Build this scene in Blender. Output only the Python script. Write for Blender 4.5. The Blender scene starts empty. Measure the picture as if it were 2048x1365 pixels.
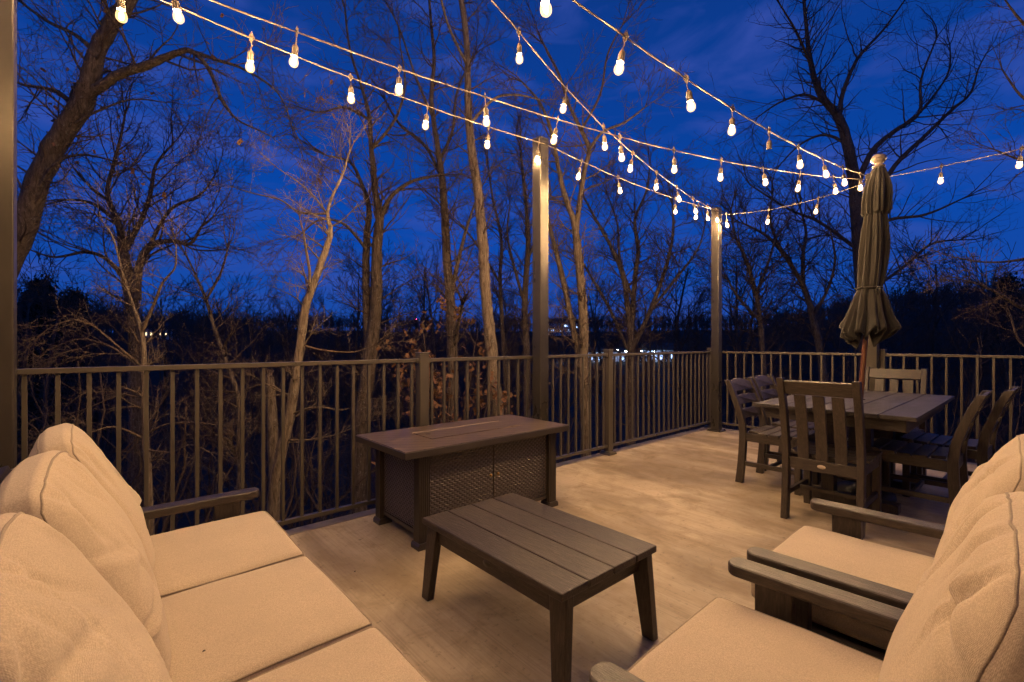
import bpy, bmesh, math, random
from mathutils import Vector, Matrix, noise as mnoise

# ------------------------------------------------------------------ basics
SC = bpy.context.scene
COL = SC.collection
R = math.radians
PI = math.pi
V = Vector
CAM_Z = 1.18
FPX = 935.0                       # focal length in photo pixels (2048 wide)
FW = V((0.6577, 0.7533, 0.0))     # view direction on the ground
RT = V((0.7533, -0.6577, 0.0))    # to the right of the view
UP = V((0, 0, 1))

def at(px, py, d):
    "point of the place seen at photo pixel (px, py), d metres ahead"
    return V((0, 0, CAM_Z)) + FW * d + RT * ((px - 1024) / FPX * d) + UP * ((685 - py) / FPX * d)

def deckframe(fd, la, z=0.0):
    return FW * fd + RT * la + UP * z

# ------------------------------------------------------------------ tagging
def tag(o, label=None, cat=None, group=None, kind=None):
    if label: o['label'] = label
    if cat: o['category'] = cat
    if group: o['group'] = group
    if kind: o['kind'] = kind
    return o

def thing(name, label, cat, loc=(0, 0, 0), rz=0.0, group=None):
    o = bpy.data.objects.new(name, None)
    COL.objects.link(o)
    o.empty_display_size = 0.1
    o.location = loc
    o.rotation_euler = (0, 0, rz)
    return tag(o, label, cat, group)

def link(name, me, parent=None, loc=(0, 0, 0)):
    o = bpy.data.objects.new(name, me)
    COL.objects.link(o)
    o.parent = parent
    o.location = loc
    return o

def copy_tree(o, parent=None):
    c = o.copy()
    COL.objects.link(c)
    c.parent = parent
    for ch in list(o.children):
        copy_tree(ch, c)
    return c

# ------------------------------------------------------------------ materials
def newmat(name):
    m = bpy.data.materials.new(name)
    m.use_nodes = True
    nt = m.node_tree
    b = nt.nodes['Principled BSDF']
    return m, nt, b

def N(nt, typ, **kw):
    n = nt.nodes.new(typ)
    for k, v in kw.items():
        if k in n.inputs.keys():
            n.inputs[k].default_value = v
        else:
            setattr(n, k, v)
    return n

def coords(nt, scale=(1, 1, 1), rot=(0, 0, 0)):
    tc = N(nt, 'ShaderNodeTexCoord')
    mp = N(nt, 'ShaderNodeMapping')
    mp.inputs['Scale'].default_value = scale
    mp.inputs['Rotation'].default_value = rot
    nt.links.new(tc.outputs['Object'], mp.inputs['Vector'])
    return mp.outputs['Vector']

def noise_fac(nt, vec, scale, detail=4, rough=0.55, dist=0.0):
    n = N(nt, 'ShaderNodeTexNoise', Scale=scale, Detail=detail, Roughness=rough, Distortion=dist)
    nt.links.new(vec, n.inputs['Vector'])
    return n.outputs['Fac']

def ramp(nt, fac, stops):
    r = N(nt, 'ShaderNodeValToRGB')
    el = r.color_ramp.elements
    while len(el) < len(stops):
        el.new(0.5)
    for e, (p, c) in zip(el, stops):
        e.position = p
        e.color = (c[0], c[1], c[2], 1) if not isinstance(c, (int, float)) else (c, c, c, 1)
    nt.links.new(fac, r.inputs['Fac'])
    return r.outputs['Color']

def mix(nt, a, b, fac, mode='MIX'):
    m = N(nt, 'ShaderNodeMixRGB', blend_type=mode)
    for s, v in ((m.inputs['Color1'], a), (m.inputs['Color2'], b), (m.inputs['Fac'], fac)):
        if hasattr(v, 'is_linked') or hasattr(v, 'links'):
            nt.links.new(v, s)
        elif isinstance(v, (int, float)):
            s.default_value = v
        else:
            s.default_value = (v[0], v[1], v[2], 1)
    return m.outputs['Color']

def bump(nt, b, h, strength, dist=0.002):
    n = N(nt, 'ShaderNodeBump', Strength=strength, Distance=dist)
    nt.links.new(h, n.inputs['Height'])
    nt.links.new(n.outputs['Normal'], b.inputs['Normal'])

def mat_lumber(name, axis, base=(0.041, 0.031, 0.023)):
    "dark moulded plastic lumber, brushed grain along one axis"
    m, nt, b = newmat(name)
    s = [210, 210, 210]; s[axis] = 22
    g = noise_fac(nt, coords(nt, s), 1.0, 4, 0.65)
    s3 = [95, 95, 95]; s3[axis] = 16
    g2 = noise_fac(nt, coords(nt, s3), 1.0, 4, 0.7)
    s2 = [9, 9, 9]; s2[axis] = 2.5
    w = noise_fac(nt, coords(nt, s2), 1.0, 4, 0.6)
    c = ramp(nt, w, [(0.3, [x * 0.72 for x in base]), (0.7, [x * 1.3 for x in base])])
    c = mix(nt, c, [x * 2.2 for x in base], ramp(nt, g, [(0.50, 0.0), (0.75, 0.6)]))
    c = mix(nt, c, [x * 0.45 for x in base], ramp(nt, g, [(0.28, 0.6), (0.46, 0.0)]))
    c = mix(nt, c, [x * 0.42 for x in base], ramp(nt, g2, [(0.30, 0.75), (0.48, 0.0)]))
    c = mix(nt, c, [x * 2.6 for x in base], ramp(nt, g2, [(0.54, 0.0), (0.74, 0.65)]))
    nt.links.new(c, b.inputs['Base Color'])
    nt.links.new(ramp(nt, w, [(0.3, 0.34), (0.75, 0.50)]), b.inputs['Roughness'])
    bump(nt, b, mix(nt, g, g2, 0.5), 0.9, 0.0034)
    return m

LUM = [mat_lumber('dark_lumber_%s' % 'xyz'[i], i) for i in range(3)]

def mat_metal(name, col, rough=0.38, spec=0.5, metallic=0.0):
    m, nt, b = newmat(name)
    v = coords(nt, (3, 3, 1.2))
    w = noise_fac(nt, v, 2.0, 5, 0.6)
    c = ramp(nt, w, [(0.3, [x * 0.82 for x in col]), (0.7, [x * 1.18 for x in col])])
    nt.links.new(c, b.inputs['Base Color'])
    nt.links.new(ramp(nt, w, [(0.3, rough * 0.8), (0.7, rough * 1.25)]), b.inputs['Roughness'])
    b.inputs['Metallic'].default_value = metallic
    f = noise_fac(nt, coords(nt, (400, 400, 400)), 1.0, 2)
    bump(nt, b, f, 0.12, 0.0008)
    return m

M_BRONZE = mat_metal('bronze_powder_coat', (0.084, 0.071, 0.054), 0.33)
M_STEEL = mat_metal('brown_steel_tube', (0.082, 0.072, 0.059), 0.30, metallic=0.6)
M_FIRE = mat_metal('dark_table_metal', (0.050, 0.041, 0.032), 0.36)
M_BRASS = mat_metal('brass', (0.55, 0.33, 0.10), 0.3, metallic=0.9)
M_BADGE = mat_metal('badge_metal', (0.42, 0.35, 0.27), 0.35)

def mat_fabric(name, base, weave=620.0, strength=0.5):
    m, nt, b = newmat(name)
    tc = N(nt, 'ShaderNodeTexCoord')
    sep = N(nt, 'ShaderNodeSeparateXYZ')
    nt.links.new(tc.outputs['Object'], sep.inputs[0])
    sins = []
    for k in 'XYZ':
        mu = N(nt, 'ShaderNodeMath', operation='MULTIPLY')
        nt.links.new(sep.outputs[k], mu.inputs[0]); mu.inputs[1].default_value = weave * 2
        si = N(nt, 'ShaderNodeMath', operation='SINE')
        nt.links.new(mu.outputs[0], si.inputs[0])
        sins.append(si.outputs[0])
    a1 = N(nt, 'ShaderNodeMath', operation='ADD'); nt.links.new(sins[0], a1.inputs[0]); nt.links.new(sins[1], a1.inputs[1])
    a2 = N(nt, 'ShaderNodeMath', operation='ADD'); nt.links.new(a1.outputs[0], a2.inputs[0]); nt.links.new(sins[2], a2.inputs[1])
    v = coords(nt)
    big = noise_fac(nt, v, 5.0, 4, 0.6)
    fine = noise_fac(nt, v, 420.0, 2, 0.7)
    c = ramp(nt, big, [(0.3, [x * 0.90 for x in base]), (0.7, [x * 1.07 for x in base])])
    c = mix(nt, c, [x * 0.62 for x in base], ramp(nt, fine, [(0.42, 0.55), (0.62, 0.0)]))
    c = mix(nt, c, [x * 0.70 for x in base], ramp(nt, noise_fac(nt, v, 210.0, 3, 0.75), [(0.36, 0.75), (0.54, 0.0)]))
    nt.links.new(c, b.inputs['Base Color'])
    b.inputs['Roughness'].default_value = 0.92
    b.inputs['Specular IOR Level'].default_value = 0.2
    if 'Sheen Weight' in b.inputs:
        b.inputs['Sheen Weight'].default_value = 0.25
        b.inputs['Sheen Roughness'].default_value = 0.5
    ad = N(nt, 'ShaderNodeMath', operation='MULTIPLY_ADD')
    nt.links.new(fine, ad.inputs[0]); ad.inputs[1].default_value = 3.0
    nt.links.new(a2.outputs[0], ad.inputs[2])
    bump(nt, b, ad.outputs[0], strength, 0.0009)
    return m

M_FAB = mat_fabric('beige_woven_fabric', (0.54, 0.435, 0.305), 1900.0, 0.24)
M_FABSEAM = mat_fabric('beige_seam', (0.36, 0.285, 0.195), 1900.0, 0.2)
M_CANOPY = mat_fabric('taupe_canopy_fabric', (0.030, 0.026, 0.0205), 1800, 0.15)

def mat_plain(name, col, rough=0.6, metallic=0.0):
    m, nt, b = newmat(name)
    w = noise_fac(nt, coords(nt, (30, 30, 30)), 1.0, 3)
    nt.links.new(ramp(nt, w, [(0.3, [x * 0.8 for x in col]), (0.7, [x * 1.2 for x in col])]), b.inputs['Base Color'])
    b.inputs['Roughness'].default_value = rough
    b.inputs['Metallic'].default_value = metallic
    return m

M_CABLE = mat_plain('cable_rubber', (0.16, 0.13, 0.10), 0.4)
M_SOCKET = mat_plain('socket_rubber', (0.14, 0.11, 0.08), 0.45)
M_FINIAL = mat_plain('finial_beige', (0.20, 0.16, 0.125), 0.4)
M_RUBBER = mat_plain('dark_rubber', (0.02, 0.018, 0.016), 0.5)
M_LEAF = mat_plain('dead_leaf', (0.16, 0.075, 0.035), 0.7)
M_DEBRIS = mat_plain('dark_leaf', (0.03, 0.022, 0.015), 0.7)

def mat_polewood():
    m, nt, b = newmat('stained_pole_wood')
    g = noise_fac(nt, coords(nt, (60, 60, 3)), 1.0, 5, 0.6, 0.5)
    nt.links.new(ramp(nt, g, [(0.3, (0.06, 0.020, 0.009)), (0.7, (0.15, 0.055, 0.022))]), b.inputs['Base Color'])
    b.inputs['Roughness'].default_value = 0.35
    return m
M_POLE = mat_polewood()

def mat_emit(name, col, strength):
    m = bpy.data.materials.new(name); m.use_nodes = True
    nt = m.node_tree
    nt.nodes.clear()
    e = nt.nodes.new('ShaderNodeEmission'); o = nt.nodes.new('ShaderNodeOutputMaterial')
    e.inputs['Color'].default_value = (*col, 1); e.inputs['Strength'].default_value = strength
    nt.links.new(e.outputs[0], o.inputs['Surface'])
    return m

BULB_POWER = 2900.0
M_CORE = mat_emit('glowing_filament', (1.0, 0.615, 0.28), BULB_POWER)
def mat_bulbglass():
    m = bpy.data.materials.new('glowing_bulb_glass'); m.use_nodes = True
    nt = m.node_tree; nt.nodes.clear()
    tr = nt.nodes.new('ShaderNodeBsdfTransparent'); e = nt.nodes.new('ShaderNodeEmission')
    ad = nt.nodes.new('ShaderNodeAddShader'); o = nt.nodes.new('ShaderNodeOutputMaterial')
    e.inputs['Color'].default_value = (1.0, 0.60, 0.22, 1); e.inputs['Strength'].default_value = 0.95
    nt.links.new(tr.outputs[0], ad.inputs[0]); nt.links.new(e.outputs[0], ad.inputs[1]); nt.links.new(ad.outputs[0], o.inputs['Surface'])
    return m
M_GLASS = mat_bulbglass()

def mat_concrete():
    m, nt, b = newmat('broomed_concrete')
    v = coords(nt)
    big = noise_fac(nt, v, 0.75, 6, 0.62, 0.4)
    mid = noise_fac(nt, v, 3.6, 6, 0.68, 0.6)
    fine = noise_fac(nt, v, 32, 4, 0.7)
    broom = noise_fac(nt, coords(nt, (85, 1.5, 1)), 1.0, 3, 0.6)
    streak = noise_fac(nt, coords(nt, (8, 0.65, 1)), 1.0, 5, 0.65, 0.3)
    c = ramp(nt, big, [(0.32, (0.31, 0.245, 0.165)), (0.5, (0.45, 0.365, 0.255)), (0.66, (0.55, 0.46, 0.33))])
    c = mix(nt, c, (0.235, 0.178, 0.112), ramp(nt, noise_fac(nt, coords(nt, (1.6, 0.8, 1)), 1.5, 7, 0.62, 0.9), [(0.48, 0.0), (0.66, 0.75)]))
    c = mix(nt, c, (0.175, 0.125, 0.072), ramp(nt, noise_fac(nt, coords(nt, (1.5, 0.45, 1)), 1.5, 5, 0.55, 0.5), [(0.50, 0.0), (0.62, 0.62)]))
    c = mix(nt, c, (0.20, 0.148, 0.092), ramp(nt, mid, [(0.52, 0.0), (0.72, 0.65)]))
    c = mix(nt, c, (0.26, 0.195, 0.125), ramp(nt, streak, [(0.52, 0.0), (0.74, 0.26)]))
    c = mix(nt, c, (0.17, 0.128, 0.084), ramp(nt, broom, [(0.46, 0.0), (0.72, 0.42)]))
    c = mix(nt, c, (0.13, 0.10, 0.068), ramp(nt, fine, [(0.58, 0.0), (0.70, 0.6)]))
    # a few round drip stains and dark specks
    vo = N(nt, 'ShaderNodeTexVoronoi', Scale=2.3)
    nt.links.new(v, vo.inputs['Vector'])
    c = mix(nt, c, (0.10, 0.078, 0.055), ramp(nt, vo.outputs['Distance'], [(0.018, 0.75), (0.034, 0.0)]))
    vp = N(nt, 'ShaderNodeTexVoronoi', Scale=11.0)
    nt.links.new(v, vp.inputs['Vector'])
    pit = ramp(nt, vp.outputs['Distance'], [(0.05, 0.8), (0.10, 0.0)])
    c = mix(nt, c, (0.10, 0.075, 0.05), mix(nt, (0, 0, 0), pit, ramp(nt, noise_fac(nt, v, 2.2, 3), [(0.48, 0.0), (0.60, 1.0)])))
    nt.links.new(c, b.inputs['Base Color'])
    nt.links.new(ramp(nt, mid, [(0.35, 0.42), (0.65, 0.72)]), b.inputs['Roughness'])
    h = mix(nt, broom, fine, 0.35)
    bump(nt, b, h, 0.5, 0.003)
    return m
M_CONC = mat_concrete()

def mat_edge():
    m, nt, b = newmat('concrete_edge')
    v = coords(nt)
    w = noise_fac(nt, v, 6, 6, 0.65)
    nt.links.new(ramp(nt, w, [(0.3, (0.20, 0.165, 0.13)), (0.7, (0.36, 0.30, 0.24))]), b.inputs['Base Color'])
    b.inputs['Roughness'].default_value = 0.75
    bump(nt, b, noise_fac(nt, v, 60, 4), 0.4, 0.003)
    return m
M_EDGE = mat_edge()

def mat_bark(name, dark, light, lichen=0.0):
    m, nt, b = newmat(name)
    v = coords(nt, (9, 9, 1.6))
    g = noise_fac(nt, v, 4.0, 6, 0.7, 0.6)
    c = ramp(nt, g, [(0.35, dark), (0.65, light)])
    if lichen:
        l = noise_fac(nt, coords(nt), 16.0, 4, 0.75)
        c = mix(nt, c, (0.34, 0.33, 0.29), ramp(nt, l, [(0.60, 0.0), (0.68, lichen)]))
    nt.links.new(c, b.inputs['Base Color'])
    b.inputs['Roughness'].default_value = 0.9
    b.inputs['Specular IOR Level'].default_value = 0.15
    bump(nt, b, g, 0.9, 0.02)
    return m
M_BARK = mat_bark('grey_brown_bark', (0.055, 0.040, 0.030), (0.21, 0.165, 0.125), 0.35)
M_BARKD = mat_bark('dark_bark', (0.052, 0.039, 0.030), (0.185, 0.142, 0.108), 0.6)
M_BARKP = mat_bark('pale_lit_bark', (0.085, 0.062, 0.046), (0.27, 0.215, 0.165), 0.5)  # own pale bark of the sapling; lamp light put into colour for lit trunks
M_TWIG = mat_bark('twig_bark', (0.072, 0.050, 0.038), (0.150, 0.106, 0.080))
M_TWIGP = mat_bark('pale_twig_bark', (0.10, 0.072, 0.052), (0.20, 0.15, 0.11))
M_WOODS = mat_bark('distant_woods', (0.075, 0.050, 0.042), (0.16, 0.110, 0.092))

def mat_ground():
    m, nt, b = newmat('leaf_litter')
    v = coords(nt)
    a = noise_fac(nt, v, 0.35, 6, 0.7)
    f = noise_fac(nt, v, 7.0, 6, 0.75)
    c = ramp(nt, a, [(0.3, (0.020, 0.012, 0.006)), (0.7, (0.044, 0.027, 0.013))])
    c = mix(nt, c, (0.075, 0.042, 0.020), ramp(nt, f, [(0.5, 0.0), (0.75, 0.7)]))
    nt.links.new(c, b.inputs['Base Color'])
    b.inputs['Roughness'].default_value = 0.95
    bump(nt, b, f, 0.8, 0.08)
    return m
M_GROUND = mat_ground()
M_NEEDLE = mat_plain('evergreen_needles', (0.018, 0.026, 0.014), 0.8)

# ------------------------------------------------------------------ mesh builder
class B:
    def __init__(s):
        s.bm = bmesh.new()
    def box(s, c, size, rz=0.0, rx=0.0, ry=0.0):
        m = Matrix.Translation(c) @ Matrix.Rotation(rz, 4, 'Z') @ Matrix.Rotation(ry, 4, 'Y') @ Matrix.Rotation(rx, 4, 'X') @ Matrix.Diagonal((*size, 1))
        bmesh.ops.create_cube(s.bm, size=1.0, matrix=m)
        return s
    def lohi(s, lo, hi):
        lo, hi = V(lo), V(hi)
        return s.box((lo + hi) / 2, hi - lo)
    def prism(s, pts, axis, a, b):
        "polygon pts (2D) extruded along axis from a to b; 2D plane = the other two axes in xyz order"
        def mk(p, t):
            q = [p[0], p[1]]; q.insert(axis, t); return V(q)
        v0 = [s.bm.verts.new(mk(p, a)) for p in pts]
        v1 = [s.bm.verts.new(mk(p, b)) for p in pts]
        n = len(pts)
        fs = [s.bm.faces.new(v0), s.bm.faces.new(v1[::-1])]
        for i in range(n):
            fs.append(s.bm.faces.new((v0[i], v1[i], v1[(i + 1) % n], v0[(i + 1) % n])))
        bmesh.ops.recalc_face_normals(s.bm, faces=fs)
        return s
    def tube(s, path, rad, sides=8, cap=True):
        path = [V(p) for p in path]
        rings = []
        for i, p in enumerate(path):
            t = (path[min(i + 1, len(path) - 1)] - path[max(i - 1, 0)])
            t = t.normalized() if t.length > 1e-9 else V((0, 0, 1))
            if i == 0:
                x = t.cross(V((0, 0, 1)) if abs(t.z) < 0.9 else V((1, 0, 0))).normalized()
            else:
                x = (x - t * x.dot(t)).normalized()
            y = t.cross(x)
            r = rad[i] if isinstance(rad, (list, tuple)) else rad
            rings.append([s.bm.verts.new(p + (x * math.cos(k * 2 * PI / sides) + y * math.sin(k * 2 * PI / sides)) * r) for k in range(sides)])
        for a, b in zip(rings, rings[1:]):
            for k in range(sides):
                s.bm.faces.new((a[k], a[(k + 1) % sides], b[(k + 1) % sides], b[k]))
        if cap:
            s.bm.faces.new(rings[0][::-1]); s.bm.faces.new(rings[-1])
        return s
    def lathe(s, prof, c=(0, 0, 0), sides=16):
        "prof: list of (r, z)"
        c = V(c); rings = []
        for r, z in prof:
            if r < 1e-6:
                rings.append([s.bm.verts.new(c + V((0, 0, z)))])
            else:
                rings.append([s.bm.verts.new(c + V((r * math.cos(k * 2 * PI / sides), r * math.sin(k * 2 * PI / sides), z))) for k in range(sides)])
        for a, b in zip(rings, rings[1:]):
            for k in range(sides):
                k2 = (k + 1) % sides
                if len(a) == 1 and len(b) > 1: s.bm.faces.new((a[0], b[k2], b[k]))
                elif len(b) == 1 and len(a) > 1: s.bm.faces.new((a[k], a[k2], b[0]))
                elif len(a) > 1: s.bm.faces.new((a[k], a[k2], b[k2], b[k]))
        return s
    def obj(s, name, mat, parent=None, bevel=0.0, smooth=False, loc=(0, 0, 0), seg=2):
        bm = s.bm
        if bevel > 0:
            bm.normal_update()
            es = [e for e in bm.edges if len(e.link_faces) == 2 and e.calc_face_angle(0) > R(32)]
            bmesh.ops.bevel(bm, geom=es, offset=bevel, segments=seg, profile=0.6, affect='EDGES', clamp_overlap=True)
        bmesh.ops.recalc_face_normals(bm, faces=bm.faces[:])
        me = bpy.data.meshes.new(name)
        bm.to_mesh(me); bm.free()
        me.materials.append(mat)
        if smooth:
            me.polygons.foreach_set('use_smooth', [True] * len(me.polygons))
        return link(name, me, parent, loc)

def structure(o, label=None):
    return tag(o, label, None, None, 'structure')

# ------------------------------------------------------------------ world: dusk sky
def make_world():
    w = bpy.data.worlds.new('World'); SC.world = w
    w.use_nodes = True
    nt = w.node_tree
    bg = nt.nodes['Background']
    tc = N(nt, 'ShaderNodeTexCoord')
    sep = N(nt, 'ShaderNodeSeparateXYZ')
    nt.links.new(tc.outputs['Generated'], sep.inputs[0])
    c = ramp(nt, sep.outputs['Z'], [(0.0, (0.012, 0.040, 0.205)), (0.07, (0.006, 0.046, 0.260)), (0.24, (0.0015, 0.043, 0.270)),
                                    (0.42, (0.002, 0.034, 0.215)), (0.7, (0.003, 0.023, 0.140)), (1.0, (0.003, 0.016, 0.10))])
    mp = N(nt, 'ShaderNodeMapping')
    mp.inputs['Scale'].default_value = (1.6, 2.2, 7.0)
    mp.inputs['Rotation'].default_value = (R(10), R(8), R(20))
    nt.links.new(tc.outputs['Generated'], mp.inputs['Vector'])
    n = N(nt, 'ShaderNodeTexNoise', Scale=2.2, Detail=6.0, Roughness=0.55, Distortion=0.6)
    nt.links.new(mp.outputs[0], n.inputs['Vector'])
    c = mix(nt, c, (0.030, 0.058, 0.285), ramp(nt, n.outputs['Fac'], [(0.48, 0.0), (0.74, 0.8)]))
    nt.links.new(c, bg.inputs['Color'])
    bg.inputs['Strength'].default_value = 1.25
make_world()

# ------------------------------------------------------------------ terrain
def smooth(a, b, x):
    t = max(0.0, min(1.0, (x - a) / (b - a)))
    return t * t * (3 - 2 * t)

def ground_z(x, y):
    p = V((x, y, 0))
    d = p.dot(FW); l = p.dot(RT); r = math.hypot(x, y)
    ang = math.atan2(l, d)                       # 0 ahead, + right
    z = -3.0 - 5.0 * smooth(6, 42, r)
    front = smooth(2.2, 1.3, abs(ang))
    left = smooth(-0.30, -0.75, ang)
    right = smooth(0.42, 0.72, ang)
    mid = 1 - max(left, right)
    z += front * left * (11.0 * smooth(45, 150, r) + 3 * smooth(150, 330, r))
    z += front * right * (17.0 * smooth(50, 190, r) + 8 * smooth(190, 320, r))
    z += front * mid * (2.2 * smooth(50, 120, r) + 13.0 * smooth(185, 265, r) + 2 * smooth(265, 400, r))
    z += 0.9 * mnoise.noise(V((x * 0.03, y * 0.03, 0.3))) * smooth(8, 60, r)
    z += 0.15 * mnoise.noise(V((x * 0.4, y * 0.4, 1.3)))
    return z

def make_ground():
    bm = bmesh.new()
    radii = [2, 4, 6, 8, 10, 13, 16, 20, 25, 30, 37, 45, 55, 68, 82, 98, 116, 136, 158, 182, 208, 236, 266, 300, 345, 400, 480, 600, 900]
    na = 150
    c = bm.verts.new((0, 0, ground_z(0, 0)))
    rings = []
    for r in radii:
        rings.append([bm.verts.new((r * math.cos(k * 2 * PI / na), r * math.sin(k * 2 * PI / na), ground_z(r * math.cos(k * 2 * PI / na), r * math.sin(k * 2 * PI / na)))) for k in range(na)])
    for k in range(na):
        bm.faces.new((c, rings[0][k], rings[0][(k + 1) % na]))
    for a, b in zip(rings, rings[1:]):
        for k in range(na):
            bm.faces.new((a[k], b[k], b[(k + 1) % na], a[(k + 1) % na]))
    me = bpy.data.meshes.new('ground'); bm.to_mesh(me); bm.free()
    me.materials.append(M_GROUND)
    me.polygons.foreach_set('use_smooth', [True] * len(me.polygons))
    structure(link('ground', me))
make_ground()

# ------------------------------------------------------------------ deck
DX0, DX1, DY0, DY1 = -3.2, 6.40, -3.4, 3.14
structure(B().lohi((DX0, DY0, -0.28), (DX1 - 0.10, DY1 - 0.10, 0.0)).obj('deck_floor', M_CONC))
e = B().lohi((DX0, DY1 - 0.098, -0.30), (DX1, DY1, 0.004)).lohi((DX1 - 0.098, DY0, -0.30), (DX1, DY1 - 0.0985, 0.004))
structure(e.obj('deck_edge', M_EDGE, None, 0.008))

# added wall out of view: blocks sky behind and left, bounces warm light
def mat_siding():
    m, nt, b = newmat('beige_lap_siding')
    w = noise_fac(nt, coords(nt, (2, 2, 9)), 1.0, 4)
    nt.links.new(ramp(nt, w, [(0.3, (0.46, 0.40, 0.32)), (0.7, (0.54, 0.47, 0.38))]), b.inputs['Base Color'])
    b.inputs['Roughness'].default_value = 0.7
    return m
def sky_block_wall():
    b = B(); m = mat_siding()
    for k in range(34):
        z = .05 + k * .16
        b.prism([(DX0 - .25, z), (DX0 + .030, z), (DX0 + .012, z + .158), (DX0 - .25, z + .158)], 1, DY0, DY1 + 1.5)
        b.prism([(DY0 - .25, z), (DY0 + .030, z), (DY0 + .012, z + .158), (DY0 - .25, z + .158)], 0, DX0 + .04, DX1 - 1.5)
    structure(b.obj('sky_block_wall', m))
sky_block_wall()

# ------------------------------------------------------------------ railing
RY, RX = 3.045, 6.285            # rail lines
PX = [-0.445, 1.776, 4.005, RX]  # short posts along the left rail
PYR = [1.17, -1.05]              # short posts along the right rail
RTOP = 1.06

def rail_post(x, y, label):
    t = thing('railing_post', label, 'railing post', (x, y, 0), 0, 'short railing posts')
    B().lohi((-.036, -.036, 0.004), (.036, .036, 1.094)).obj('shaft', M_BRONZE, t, .003)
    b = B()
    b.prism([(-.066, .004), (.066, .004), (.062, .020), (.042, .036), (-.042, .036), (-.062, .020)], 1, -.064, .064)
    b.obj('base_cover', M_BRONZE, t, .003)
    B().lohi((-.040, -.040, 1.094), (.040, .040, 1.106)).obj('cap', M_BRONZE, t, .004)
    return t
rail_post(PX[1], RY, 'short bronze railing post behind the left half of the fire pit table')
rail_post(PX[2], RY, 'short bronze railing post standing free between the fire pit table and the far corner')
rail_post(PX[3], RY, 'short bronze railing post at the deck corner, tucked behind the tall corner post')
rail_post(RX, PYR[0], 'short bronze railing post mostly hidden behind the tall post with the umbrella')
rail_post(PX[0], RY, 'short bronze railing post hidden behind the tall post at the left edge')

def railing(a, b, along, fixed, label, first=None, step=0.1088):
    "section from a to b along axis 0 (x) or 1 (y)"
    o = (0, fixed, 0) if along == 0 else (fixed, 0, 0)
    t = thing('railing', label, 'railing', o, 0, 'deck railing sections')
    def bx(lo_a, hi_a, w, z0, z1):
        bb = B()
        if along == 0: bb.lohi((lo_a, -w, z0), (hi_a, w, z1))
        else: bb.lohi((-w, lo_a, z0), (w, hi_a, z1))
        return bb
    bx(a + .04, b - .04, .021, RTOP - .026, RTOP).obj('top_rail', M_BRONZE, t, .003)
    bx(a + .04, b - .04, .017, .076, .101).obj('bottom_rail', M_BRONZE, t, .003)
    for q, s in ((a, 1), (b, -1)):
        k = bx(min(q + s * .036, q + s * .062), max(q + s * .036, q + s * .062), .026, RTOP - .032, RTOP + .003)
        k.obj('bracket', M_BRONZE, t, .002)
        k = bx(min(q + s * .036, q + s * .060), max(q + s * .036, q + s * .060), .022, .070, .105)
        k.obj('bracket', M_BRONZE, t, .002)
    n = int((b - a - 0.14) / step)
    s0 = first if first is not None else a + (b - a - n * step) / 2
    me = None
    x = s0
    while x < b - 0.05:
        if x > a + 0.05:
            if me is None:
                o0 = B().lohi((-.0095, -.0095, .099), (.0095, .0095, RTOP - .025)).obj('baluster', M_BRONZE, t, .0018)
                me = o0.data
            else:
                o0 = link('baluster', me, t)
            o0.location = (x, 0, 0) if along == 0 else (0, x, 0)
        x += step
railing(PX[0], PX[1], 0, RY, 'bronze railing section behind the sofa, from the left edge to the fire pit table', first=-.162 - .1088 * 2)
railing(PX[1], PX[2], 0, RY, 'bronze railing section behind the fire pit table, crossed by a tall post')
railing(PX[2], PX[3], 0, RY, 'bronze railing section from the free short post to the far corner')
railing(PYR[0], RY, 1, RX, 'bronze railing section from the far corner to the umbrella, behind two ladder back chairs')
railing(PYR[1], PYR[0], 1, RX, 'bronze railing section right of the umbrella, behind the far end chair')

# ------------------------------------------------------------------ tall posts
PH = 2.965
TP = [(-.338, 2.93), (2.89, 2.93), (6.148, 2.90), (6.148, 1.225)]
TL = ['tall brown steel post at the left edge of the deck, brightly lit near its top',
      'tall brown steel post behind the fire pit table carrying string lights',
      'tall brown steel post in the far corner where many string lights meet',
      'tall brown steel post directly behind the closed umbrella']
def tall_post(x, y, label):
    t = thing('light_post', label, 'post', (x, y, 0), 0, 'tall posts for the string lights')
    h = .0508
    B().lohi((-h, -h, .013), (h, h, PH - .006)).obj('shaft', M_STEEL, t, .006, seg=2)
    B().lohi((-h - .001, -h - .001, PH - .006), (h + .001, h + .001, PH)).obj('cap', M_STEEL, t, .002)
    B().lohi((-.09, -.09, .003), (.09, .09, .013)).obj('base_plate', M_STEEL, t, .002)
    b = B()
    for sx in (-1, 1):
        for sy in (-1, 1):
            b.lathe([(0, .030), (.009, .029), (.010, .013)], (sx * .072, sy * .072, 0), 8)
    b.obj('bolts', M_STEEL, t)
    b = B()
    b.tube([V((h, 0, PH - .05)) + V((math.cos(k * PI / 6) * .018 + .012, 0, math.sin(k * PI / 6) * .018)) for k in range(13)], .003, 6)
    b.obj('hook', M_STEEL, t)
for p, l in zip(TP, TL):
    tall_post(*p, l)

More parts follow.
